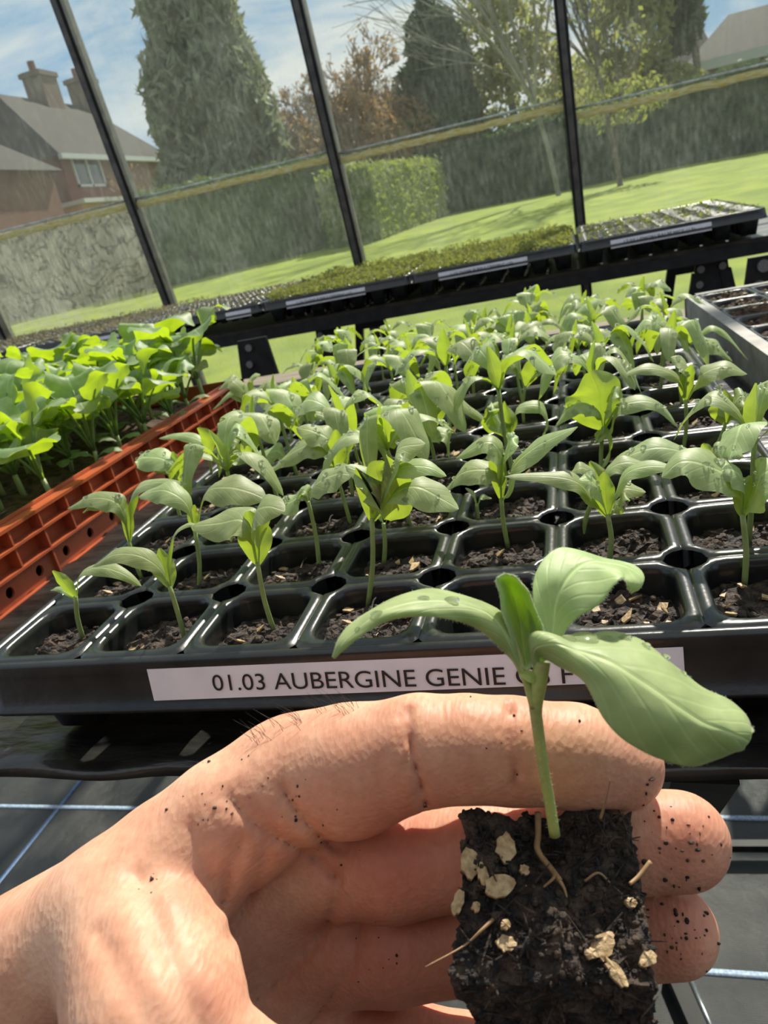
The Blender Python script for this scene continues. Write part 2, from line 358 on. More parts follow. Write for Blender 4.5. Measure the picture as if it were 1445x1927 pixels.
# leaning glazed wall (Dutch-light style): y = 2.33 - .135 z
def WP(x_, z_, off=0.0): return np.array([x_, 2.33-.135*z_+off, z_])
WZ0, WZ1 = -.74, 1.6
barx = [-2.88, -2.135, -1.385, -.632, .106, .845, 1.58, 2.32]
mb = MB(); mb.box((-3.6, 2.36, FZ), (3.0, 2.46, -.66)); tag(mb.build('trim_3', WOOD), kind='structure')
mb = MB(); mb.beam(WP(-3.6, 1.62), WP(3.0, 1.62), .06, .05); tag(mb.build('trim_4', BAR), kind='structure')
for i, bx_ in enumerate(barx):
    mb = MB(); lean = .012
    a, b_ = WP(bx_-lean*1.6*(1 if 1 else 0)*0, WZ0), WP(bx_-.012*(WZ1-WZ0)*0, WZ1)
    mb.beam(a, b_, .034, .05, up=(0, 1, 0), mi=0)
    mb.beam(a+[0, -.030, 0], b_+[0, -.030, 0], .016, .014, up=(0, 1, 0), mi=0)
    mb.beam(a+[-.011, -.026, 0], b_+[-.011, -.026, 0], .006, .006, up=(0, 1, 0), mi=1)
    mb.beam(a+[.011, -.026, 0], b_+[.011, -.026, 0], .006, .006, up=(0, 1, 0), mi=1)
    tag(mb.build('trim_%d' % (5+i), [BAR, SEAL], smooth=False), kind='structure')
# panes, upper laps over lower; lap height follows the mossy line
laps = [.36, .352, .350, .338, .305, .292, .292]
for i in range(len(barx)-1):
    x0, x1 = barx[i]+.016, barx[i+1]-.016
    w = empty('window_%d' % (i+1), WP((x0+x1)/2, laps[i])); tag(w, kind='structure')
    inv = np.array(w.location)
    def pane(z0, z1, off, mt, nm):
        mb = MB(); A, B, C_, D = WP(x0, z0, off), WP(x1, z0, off), WP(x1, z1, off), WP(x0, z1, off); th = np.array([0, .003, 0])
        mb.hexa(np.array([A, B, B+th, A+th, D, C_, C_+th, D+th])-inv); return mb.build(nm, mt, w, smooth=False)
    lo = GLASS_L if i in (0, 1) else GLASS_M if i == 2 else GLASS
    up = GLASS if i in (0, 1) else GLASS_M if i in (2,) else GLASS
    zl = laps[i]
    pane(WZ0+.06, zl+.016, .004, lo, 'lower_pane'); pane(zl, WZ1, -.006, up, 'upper_pane')
    mb = MB()
    for (za, zb, mi) in ((zl-.010, zl+.009, 0),):
        P = []
        n = 40
        for k in range(n+1):
            xx = x0+(x1-x0)*k/n; j = .0018*vnoise(np.array([xx*25, za*10, i*3.]), 3)
            P.append([WP(xx, za+j, -.010)-inv, WP(xx, zb+j*1.5, -.011)-inv, WP(xx, zb+j*1.5, 0)-inv])
        mb.grid(P)
    mb.build('moss_line', MOSS, w)
    mb = MB(); mb.beam(WP(x0, zl+.021, -.002)-inv, WP(x1, zl+.021, -.002)-inv, .010, .006); mb.build('pane_edge', ALGA, w)

# ================================================================== GARDEN BEYOND
def foliage_mat(name, c1, c2, trans, tw=.35, scale=1.3):
    mt, t, b = new_mat(name); c = t.nodes.new('ShaderNodeTexCoord')
    n = nd(t, 'ShaderNodeTexNoise', i_Scale=scale, i_Detail=8, i_Roughness=.7); t.links.new(c.outputs['Object'], n.inputs['Vector'])
    t.links.new(ramp(t, n.outputs[0], [(.36, c1), (.64, c2)]), b.inputs['Base Color']); b.inputs['Roughness'].default_value = .7
    tr = nd(t, 'ShaderNodeBsdfTranslucent'); tr.inputs[0].default_value = (*trans, 1)
    ms = nd(t, 'ShaderNodeMixShader'); ms.inputs[0].default_value = tw; t.links.new(b.outputs[0], ms.inputs[1]); t.links.new(tr.outputs[0], ms.inputs[2])
    t.links.new(ms.outputs[0], t.nodes['Material Output'].inputs[0]); return mt
F_CON = foliage_mat('conifer_foliage', (.09, .105, .07), (.36, .38, .28), (.28, .32, .15), .35, 4)
F_DARK = foliage_mat('dark_evergreen', (.022, .042, .028), (.12, .15, .085), (.10, .15, .05), .3, 3)
F_OLIVE = foliage_mat('olive_foliage', (.14, .15, .055), (.36, .34, .15), (.42, .42, .12), .45, 3)
F_BROWN = foliage_mat('bud_brown_foliage', (.28, .17, .09), (.42, .30, .17), (.45, .28, .12), .4)
F_HEDGE = foliage_mat('dark_hedge', (.045, .07, .025), (.16, .21, .08), (.14, .20, .04), .3, 3)
F_LIME = foliage_mat('bright_hedge', (.15, .20, .045), (.32, .37, .09), (.36, .42, .06), .35, 2)
F_BARE = foliage_mat('leafless_hedge', (.085, .07, .05), (.16, .15, .10), (.12, .11, .06), .25, 2)
F_SPR = foliage_mat('spring_leaves', (.20, .22, .06), (.36, .36, .12), (.40, .42, .09), .45)
BARK = pmat('bark', (.10, .08, .06), (.20, .17, .14), 12, rough=.9)
BARKB = pmat('brown_twigs', (.24, .17, .12), (.38, .30, .23), 6, rough=.9)
BIRCH = pmat('birch_bark', (.16, .15, .13), (.30, .29, .26), 5, rough=.8)
R_ = np.random.RandomState(5)
def quads(C, size, stretch=1.0, droop=0):
    n = len(C); a = R_.normal(size=(n, 3)); a /= np.linalg.norm(a, axis=1)[:, None]
    if droop: a = a*(1-droop)+np.array([0, 0, -1])*droop; a /= np.linalg.norm(a, axis=1)[:, None]
    b_ = np.cross(a, R_.normal(size=(n, 3))); b_ /= np.linalg.norm(b_, axis=1)[:, None]
    s_ = size*(.6+.8*R_.rand(n, 1))
    V = np.stack([C-a*s_*stretch, C+b_*s_*.5, C+a*s_*stretch, C-b_*s_*.5], 1).reshape(-1, 3)
    return V, [(4*i, 4*i+1, 4*i+2, 4*i+3) for i in range(n)]
def blobs_points(blobs, n):
    vol = np.array([r[0]*r[1]*r[2] for _, r in blobs]); k = R_.multinomial(n, vol/vol.sum()); out = []
    for (c, r), m_ in zip(blobs, k):
        d = R_.normal(size=(m_, 3)); d /= np.linalg.norm(d, axis=1)[:, None]
        rr = (.55+.5*R_.rand(m_, 1)**.6); p = d*rr; q = p*np.array(r)+np.array(c)
        q += .25*np.mean(r)*np.stack([fbm(q*1.1/np.mean(r)*1.5+i*9, 3, i) for i in range(3)], 1); out.append(q)
    return np.concatenate(out)
def tree(name, base, blobs, n, size, mat, label, cat='tree', trunk=.12, bark=None, droop=0, core=True, group=None, stretch=1.3):
    base = np.array(base, float); root = empty(name, base); tag(root, label, cat, group)
    mb = MB()
    if core:
        for c, r in blobs:
            k = len(mb.v); mb.ball(c, np.array(r)*.72, 16, 10); v = mb.v[-1]
            mb.v[-1] = v+.3*np.mean(r)*fbm(v*1.6/np.mean(r)+c, 3, 4)[:, None]*(v-np.array(c))/np.array(r)
    V, Fs = quads(blobs_points(blobs, n), size, stretch, droop); mb.add(V, Fs)
    mb.build('crown', mat, root, smooth=False)
    top = max(blobs, key=lambda q: q[0][2])[0]
    mb = MB(); P = cr_spline([(0, 0, -.3), (top[0]*.3, top[1]*.3, top[2]*.5), tuple(top)], 8); mb.tube(P, np.linspace(trunk, trunk*.25, 8), 8)
    mb.build('trunk', bark or BARK, root)
    return root
def bare(name, base, h, spread, label, depth=5, r0=.08, mat=None, buds=None, nb=0, seed=1, lean=(0, 0), cat='tree', kids=3, group=None, rmin=.004):
    base = np.array(base, float); root = empty(name, base); tag(root, label, cat, group); q = random.Random(seed)
    tm, bm = MB(), MB(); tips = []
    def grow(p, d, ln, r, lv):
        k = 4; P = [p]; dd = np.array(d)
        for i in range(k):
            dd = dd+np.array([q.gauss(0, .09), q.gauss(0, .09), q.gauss(.03, .05)]); dd /= np.linalg.norm(dd); P.append(P[-1]+dd*ln/k)
        (tm if lv == depth else bm).tube(P, np.maximum(np.linspace(r, r*.6, k+1), rmin), 6 if lv > 2 else 3, cap=False)
        if lv <= 2: tips.extend(P[1:])
        if lv == 0: return
        for i in range(kids+(1 if lv >= depth-1 else 0)):
            t_ = q.uniform(.35, 1); pp = P[min(k, int(t_*k)+0)]; an = q.uniform(0, 2*pi); sp = spread*q.uniform(.6, 1.2)
            ax = np.cross(dd, [cos(an), sin(an), .1]); ax /= np.linalg.norm(ax)
            nd_ = dd*cos(sp)+ax*sin(sp); grow(pp, nd_, ln*q.uniform(.55, .78), r*.55, lv-1)
    grow(np.zeros(3)-np.array([0, 0, .2]), np.array([lean[0], lean[1], 1.]), h*.42, r0, depth)
    tm.build('trunk', mat or BARK, root); bm.build('branches', mat or BARK, root)
    if buds:
        T = np.array(tips); T = T[R_.randint(0, len(T), nb)]+R_.normal(size=(nb, 3))*.05*h/5
        mb = MB(); V, Fs = quads(T, .05*h/5, 1.2, 0); mb.add(V, Fs); mb.build('foliage', buds, root, smooth=False)
    return root
def gat(px, py, y):
    """ground point on the line of sight's vertical plane at distance y"""
    p = at(px, py, y=y); return np.array([p[0], y, ground(p[0], y)])
def hedge(name, pts, w, htop, mat, label, dens=900, size=.09, cat='hedge'):
    pts = [np.array(p, float) for p in pts]; base = pts[0]; root_loc = base.copy(); mb = MB(); C = []
    Ls = [np.linalg.norm(b_-a) for a, b_ in zip(pts, pts[1:])]
    tot = sum(Ls); n = max(8, int(tot/.35)); path = cr_spline(pts, n) if len(pts) > 2 else pts[0]+(pts[1]-pts[0])*np.linspace(0, 1, n)[:, None]
    prof = [(-.5, 0), (-.52, .5), (-.5, .93), (-.38, 1), (0, 1.02), (.38, 1), (.5, .93), (.52, .5), (.5, 0)]
    G = []
    for i, p in enumerate(path):
        t_ = path[min(i+1, n-1)]-path[max(i-1, 0)]; s_ = np.array([t_[1], -t_[0], 0]); s_ /= np.linalg.norm(s_)
        hh = htop(i/(n-1)) if callable(htop) else htop
        G.append([np.array([p[0], p[1], ground(p[0], p[1])-.1])+s_*a*w+np.array([0, 0, b_*(hh+.1)]) for a, b_ in prof])
    G = np.array(G); G += (.16*fbm(G*1.3, 3, 9))[..., None]*np.array([1, 1, .5])
    Gc = G.copy(); mb.grid(Gc-root_loc)
    for e_ in (0, -1):
        V = G[e_]-root_loc; mb.add(V, [tuple(range(len(V)))])
    m_ = int(dens*tot); ii = R_.rand(m_)*(n-1); jj = R_.rand(m_)*(len(prof)-1)
    i0 = np.minimum(ii.astype(int), n-2); j0 = np.minimum(jj.astype(int), len(prof)-2); fi = (ii-i0)[:, None]; fj = (jj-j0)[:, None]
    Q = G[i0, j0]*(1-fi)*(1-fj)+G[i0+1, j0]*fi*(1-fj)+G[i0, j0+1]*(1-fi)*fj+G[i0+1, j0+1]*fi*fj
    E_ = int(dens*w*1.6)
    for e_ in (0, -1):
        g = G[e_]; a = R_.rand(E_)*w-w/2; c0 = (g[0]+g[-1])/2; sv = (g[-1]-g[0])/np.linalg.norm(g[-1]-g[0]); hh = g[4][2]-g[0][2]
        Q = np.vstack([Q, c0+sv*a[:, None]+np.array([0, 0, 1])*R_.rand(E_, 1)*hh])
    Q = Q+R_.normal(size=Q.shape)*.05
    V, Fs = quads(Q-root_loc, size, 1.0); mb.add(V, Fs)
    return tag(mb.build(name, mat, smooth=False, loc=None), label, cat), root_loc
def hedge_at(*a, **k):
    o, l = hedge(*a, **k); o.location = l; return o
# hedges: near dark one beside the left bars, bright clipped end, long dark one at the back, leafless one far left
hedge_at('garden_hedge', [gat(296, 500, 13.2), gat(640, 440, 15.0)], 1.0, 1.55, F_HEDGE, 'dark green clipped hedge beyond the second glass pane from the left', dens=1500, size=.055)
hedge_at('garden_hedge', [gat(668, 440, 13.6), gat(800, 395, 19.5)], 1.0, 1.22, F_LIME, 'bright sunlit green clipped hedge beside the middle glazing bar', dens=1200, size=.055)
hedge_at('garden_hedge', [gat(770, 395, 21.5), gat(1130, 330, 20.0), gat(1560, 250, 17.5)], 1.0, 1.55, F_DARK, 'long dark hedge along the back of the lawn on the right', dens=900, size=.075)
hedge_at('garden_hedge', [gat(-160, 560, 11.5), gat(288, 505, 13.6)], .9, 1.35, F_BARE, 'brownish thin hedge seen through the dirtiest pane on the left', dens=900, size=.06)
hedge_at('garden_hedge', [gat(400, 400, 17.2), gat(640, 400, 18.5)], .8, 1.65, F_LIME, 'low rounded light green hedge below the tall conifer', dens=700, size=.07)

# trees
b0 = gat(445, 400, 19.0)
tree('conifer', b0, [((-.1, 0, 1.6), (1.6, 1.5, 1.8)), ((.05, 0, 3.6), (1.50, 1.4, 2.0)), ((.05, 0, 5.6), (1.15, 1.2, 1.9)), ((.0, .1, 7.2), (.95, 1.0, 1.7)), ((1.0, 0, 1.9), (.8, .8, 1.6))],
     22000, .11, F_CON, 'tall grey-green conifer towering beyond the second pane from the left', trunk=.22, droop=.5, stretch=2.0)
b0 = gat(900, 350, 24)
tree('evergreen_tree', b0, [((-.9, 0, 2.4), (1.25, 1.2, 1.8)), ((-.6, 0, 4.0), (.85, .9, 1.3)), ((-.75, 0, 5.1), (.3, .35, .7))], 11000, .10, F_DARK,
     'dark blue-green evergreen tree right of the middle glazing bar', trunk=.16, stretch=1.6)
b0 = gat(985, 330, 25)
tree('olive_tree', b0, [((.2, 0, 2.6), (1.7, 1.3, 1.7)), ((-.2, 0, 4.2), (1.35, 1.2, 1.5)), ((-.35, 0, 5.6), (.9, .9, 1.1))], 5200, .10, F_OLIVE,
     'broad olive-brown tree behind the dark evergreen tree', trunk=.16, core=False)
b0 = gat(1262, 260, 24)
tree('garden_tree', b0, [((-.9, 0, 3.3), (1.1, 1.1, 1.6)), ((-.6, 0, 4.9), (1.2, 1.1, 1.2)), ((-.1, 0, 5.9), (1.1, 1, 1.0))], 5500, .10, F_OLIVE,
     'leafy olive green tree left of the right-hand house', trunk=.15, core=False)
b0 = gat(1322, 250, 25)
tree('garden_tree', b0, [((-.4, .3, 4.0), (.6, .8, 1.3)), ((-.3, .3, 5.6), (.85, .9, 1.4))], 7000, .10, F_DARK,
     'dark tree close against the right-hand house roof', trunk=.15)
for k, (px, y_, h, lab, sd_) in enumerate(((590, 21, 4.6, 'leafless brown tree left of the middle glazing bar', 3), (700, 22, 5.4, 'leafless brown tree just right of the middle glazing bar', 8), (770, 23, 5.4, 'leafless brown tree beside the dark evergreen tree', 12))):
    bare('bare_tree', gat(px, 400, y_), h*1.15, .5, lab, depth=6, r0=.07, mat=BARKB, buds=F_BROWN, nb=1500, seed=sd_, rmin=.008)
for k, (px, y_, w_, lab) in enumerate(((555, 20, .95, 'brown budding bush left of the middle glazing bar'), (700, 21, 1.1, 'brown budding bush right of the middle glazing bar'), (780, 23, .9, 'brown budding bush under the dark evergreen tree'))):
    tree('budding_bush', gat(px, 400, y_), [((0, 0, 1.7), (w_*1.25, 1, 1.5))], 5000, .07, F_BROWN, lab, 'bush', trunk=.05, core=False)
bare('bare_tree', gat(35, 400, 44), 11.5, .55, 'bare dark tree behind the left-hand house', depth=6, r0=.14, seed=21, rmin=.02)
bare('bare_tree', gat(150, 400, 48), 9.5, .5, 'bare tree rising behind the left house ridge beside the chimney', depth=6, r0=.12, seed=22, rmin=.02)
bare('bare_tree', gat(262, 400, 30), 5.6, .5, 'thin bare tree between the left house and the tall conifer', depth=5, r0=.06, seed=23, mat=BARKB, buds=F_BROWN, nb=500, rmin=.011)
bare('birch_tree', gat(1048, 320, 17), 9.5, .36, 'slender pale birch close to the fourth glazing bar', depth=5, r0=.06, mat=BIRCH, seed=33, rmin=.004)
rt = bare('young_tree', gat(1168, 330, 15.0), 6.2, .45, 'young tree with yellow spring leaves standing on the lawn', depth=5, r0=.06, mat=BARK, buds=F_SPR, nb=420, seed=44)
mb = MB(); V, Fs = quads(blobs_points([((.15, 0, 1.35), (.75, .5, .38)), ((-.45, 0, 1.7), (.4, .3, .5))], 700), .05, 1.3, .4); mb.add(V, Fs); mb.build('foliage', F_SPR, rt, smooth=False)
for px, y_, r_, lab in ((230, 34, 1.6, 'grey-green shrub at the corner of the left house'), (1100, 28, 2.0, 'olive shrub behind the back hedge beside the birch'), (1240, 24, 1.5, 'pale shrub behind the back hedge right of the young tree')):
    tree('shrub', gat(px, 350, y_), [((0, 0, r_*.8), (r_, r_*.8, r_*.9))], 3500, .10, F_OLIVE, lab, 'shrub', trunk=.05, core=False)

# houses
TILE, t, b = new_mat('roof_tiles'); c = t.nodes.new('ShaderNodeTexCoord')
bk = nd(t, 'ShaderNodeTexBrick', i_Scale=3.2); bk.inputs['Color1'].default_value = (.025, .021, .018, 1); bk.inputs['Color2'].default_value = (.048, .038, .031, 1); bk.inputs['Mortar'].default_value = (.05, .04, .035, 1)
t.links.new(c.outputs['UV'], bk.inputs['Vector']); t.links.new(bk.outputs[0], b.inputs['Base Color']); b.inputs['Roughness'].default_value = .9
BRICK, t, b = new_mat('red_brick'); c = t.nodes.new('ShaderNodeTexCoord')
bk = nd(t, 'ShaderNodeTexBrick', i_Scale=6); bk.inputs['Color1'].default_value = (.15, .05, .035, 1); bk.inputs['Color2'].default_value = (.22, .08, .05, 1); bk.inputs['Mortar'].default_value = (.14, .10, .08, 1)
t.links.new(c.outputs['UV'], bk.inputs['Vector']); t.links.new(bk.outputs[0], b.inputs['Base Color']); b.inputs['Roughness'].default_value = .9
WHITE = pmat('white_frame', (.5, .5, .49), rough=.4)
PANE = pmat('house_window_glass', (.03, .04, .05), rough=.05, spec=.9)
CURT = pmat('white_curtain', (.55, .58, .62), (.68, .7, .72), 3, rough=.8)
GUT = pmat('pale_gutter', (.45, .46, .46), rough=.5)
PORCH = pmat('orange_render', (.50, .27, .15), (.55, .33, .2), 3, rough=.8)
def quad3(mb, A, B, C_, D, s=1.0, mi=0):
    A, B, C_, D = map(np.array, (A, B, C_, D)); u = np.linalg.norm(B-A)*s; v = np.linalg.norm(D-A)*s
    mb.add([A, B, C_, D], [(0, 1, 2, 3)], [(0, 0), (u, 0), (u, v), (0, v)], mi)
# left house
hb = np.array([-21., 33., ground(0, 33)]); H1 = empty('brick_house', hb); tag(H1, 'brick house with brown tiled roof and chimneys at far left', 'house')
ez, rz_ = 4.6, 7.6
mb = MB(); x1 = -18.35; x0 = -24.4
z0 = -.4
quad3(mb, (x1, 27.8, z0), (x1, 36.4, z0), (x1, 36.4, ez), (x1, 27.8, ez)); quad3(mb, (x0, 27.8, z0), (x1, 27.8, z0), (x1, 27.8, ez), (x0, 27.8, ez))
quad3(mb, (x1, 36.4, z0), (x0, 36.4, z0), (x0, 36.4, ez), (x1, 36.4, ez)); quad3(mb, (x0, 36.4, z0), (x0, 27.8, z0), (x0, 27.8, ez), (x0, 36.4, ez))
mb.v = [v-hb for v in mb.v]; mb.build('wall', BRICK, H1, smooth=False)
mb = MB(); rx = -21.4; ov = .35
E1, E2, E3, E4 = (x1+ov, 27.4, ez), (x1+ov, 36.8, ez), (x0-ov, 36.8, ez), (x0-ov, 27.4, ez); R1, R2 = (rx, 29.6, rz_), (rx, 35.6, rz_)
quad3(mb, E1, E2, R2, R1); quad3(mb, E3, E4, R1, R2); mb.add([E2, E3, R2], [(0, 1, 2)], [(0, 0), (6, 0), (3, 4)]); mb.add([E4, E1, R1], [(0, 1, 2)], [(0, 0), (6, 0), (3, 4)])
mb.add([E1, E4, E3, E2], [(0, 1, 2, 3)]); mb.v = [v-hb for v in mb.v]; mb.build('roof', TILE, H1, smooth=False)
mb = MB(); mb.box((x1+ov-.03, 27.3, ez-.16), (x1+ov+.13, 36.9, ez+.02)); mb.v = [v-hb for v in mb.v]; mb.build('gutter', GUT, H1, smooth=False)
for (cx, cy, top) in ((rx, 32.9, 8.7), (rx+.1, 36.0, 8.75)):
    mb = MB(); mb.box((cx-.45, cy-.6, 6.6), (cx+.45, cy+.6, top)); mb.box((cx-.53, cy-.68, top-.22), (cx+.53, cy+.68, top-.04))
    mb.tube([(cx, cy-.25, top-.1), (cx, cy-.25, top+.4)], .16, 8); mb.v = [v-hb for v in mb.v]; mb.build('chimney', BRICK, H1, smooth=False)
def house_window(par, hb, A, U, Vv, w, h, mat_in, n=2):
    A, U, Vv = map(np.array, (A, U, Vv)); nrm = np.cross(U, Vv); mb = MB(); fw = .09
    def bar(a0, b0, a1, b1, d0=-.03, d1=.06, m_=0, B=mb):
        P = [A+U*a+Vv*b_+nrm*d for d in (d0, d1) for a, b_ in ((a0, b0), (a1, b0), (a1, b1), (a0, b1))]; B.hexa(np.array(P)-hb, m_)
    bar(0, 0, w, fw); bar(0, h-fw, w, h); bar(0, 0, fw, h); bar(w-fw, 0, w, h)
    for k in range(1, n): bar(w*k/n-.05, 0, w*k/n+.05, h)
    f_ = mb.build('window', WHITE, par, smooth=False); g = MB(); bar(fw, fw, w-fw, h-fw, -.02, .01, 0, g); g.build('pane', mat_in, f_, smooth=False)
pw = at(148, 352, x=x1); house_window(H1, hb, (x1, pw[1], pw[2]), (0, 1, 0), (0, 0, 1), 2.0, 1.2, PANE, 2)
pp = at(112, 386, x=x1); mb = MB(); mb.box((x1, pp[1], pp[2]-.12), (x1+1.1, pp[1]+4.2, pp[2]+.03)); mb.v = [v-hb for v in mb.v]; mb.build('porch_canopy', WHITE, H1, smooth=False)
mb = MB(); mb.box((x1, pp[1]+.2, z0), (x1+.8, pp[1]+4.0, pp[2]-.12)); mb.v = [v-hb for v in mb.v]; mb.build('porch', PORCH, H1, smooth=False)
# projecting wing (nearer, dark)
mb = MB(); wx = -17.2
quad3(mb, (wx, 16., z0), (wx, 25.3, z0), (wx, 25.3, 3.9), (wx, 16., 3.9)); quad3(mb, (wx-3.4, 25.3, z0), (wx-3.4, 25.3, 3.9), (wx, 25.3, 3.9), (wx, 25.3, z0))
quad3(mb, (wx-6, 16, z0), (wx, 16, z0), (wx, 16, 3.9), (wx-6, 16, 3.9))
mb.v = [v-hb for v in mb.v]; mb.build('wing_wall', BRICK, H1, smooth=False)
mb = MB(); quad3(mb, (wx+.3, 15.7, 3.8), (wx+.3, 25.6, 3.8), (wx-3.2, 23.6, 6.4), (wx-3.2, 19., 6.4)); mb.add([(wx+.3, 25.6, 3.8), (wx-6.4, 25.6, 3.8), (wx-3.2, 23.6, 6.4)], [(0, 1, 2)], [(0, 0), (6, 0), (3, 3)])
mb.add([(wx-6.4, 15.7, 3.8), (wx+.3, 15.7, 3.8), (wx-3.2, 19., 6.4)], [(0, 1, 2)], [(0, 0), (6, 0), (3, 3)])
mb.v = [v-hb for v in mb.v]; mb.build('wing_roof', TILE, H1, smooth=False)
# right house
Y2 = 28.0
def g2(px, py): return at(px, py, y=Y2)
e0, e1 = g2(1326, 118), g2(1600, 72); hb = np.array([e0[0]+4, Y2+2, ground(0, Y2)]); H2 = empty('brick_house', hb); tag(H2, 'brick house with hipped roof and white window at upper right', 'house')
ez2 = e0[2]; X0, X1 = e0[0], e0[0]+9.5
mb = MB(); quad3(mb, (X0, Y2, -.4), (X1, Y2, -.4), (X1, Y2, ez2), (X0, Y2, ez2)); quad3(mb, (X0, Y2+7, -.4), (X0, Y2, -.4), (X0, Y2, ez2), (X0, Y2+7, ez2)); quad3(mb, (X1, Y2, -.4), (X1, Y2+7, -.4), (X1, Y2+7, ez2), (X1, Y2, ez2))
mb.v = [v-hb for v in mb.v]; mb.build('wall', BRICK, H2, smooth=False)
mb = MB(); o_ = .35; E1, E2, E3, E4 = (X0-o_, Y2-o_, ez2), (X1+o_, Y2-o_, ez2), (X1+o_, Y2+7.3, ez2), (X0-o_, Y2+7.3, ez2); R1, R2 = (X0+1.35, Y2+3.5, ez2+1.55), (X1-1.9, Y2+3.5, ez2+1.55)
quad3(mb, E1, E2, R2, R1); quad3(mb, E3, E4, R1, R2); mb.add([E2, E3, R2], [(0, 1, 2)], [(0, 0), (6, 0), (3, 4)]); mb.add([E4, E1, R1], [(0, 1, 2)], [(0, 0), (6, 0), (3, 4)]); mb.add([E1, E4, E3, E2], [(0, 1, 2, 3)])
mb.v = [v-hb for v in mb.v]; mb.build('roof', TILE, H2, smooth=False)
mb = MB(); mb.box((X0-o_, Y2-o_-.12, ez2-.25), (X1+o_, Y2-o_, ez2+.03)); mb.v = [v-hb for v in mb.v]; mb.build('fascia', GUT, H2, smooth=False)
pw = g2(1352, 158); house_window(H2, hb, (pw[0], Y2, pw[2]), (1, 0, 0), (0, 0, 1), 1.15, .72, CURT, 2)
# low roofed building behind the young tree
hb = np.array([*at(1085, 105, y=34)[:2], 0.]); H3 = empty('outbuilding', hb); tag(H3, 'low building with a plain grey roof behind the young tree', 'building')
tz = at(1085, 108, y=34)[2]-.0; mb = MB(); mb.box((0, 0, -.4), (5, 4, tz-1.6)); mb.build('wall', BRICK, H3, smooth=False)
mb = MB(); quad3(mb, (-.2, -.2, tz-1.6), (5.2, -.2, tz-1.6), (4.9, 2, tz), (.1, 2, tz)); quad3(mb, (5.2, 4.2, tz-1.6), (-.2, 4.2, tz-1.6), (.1, 2, tz), (4.9, 2, tz)); mb.build('roof', TILE, H3, smooth=False)

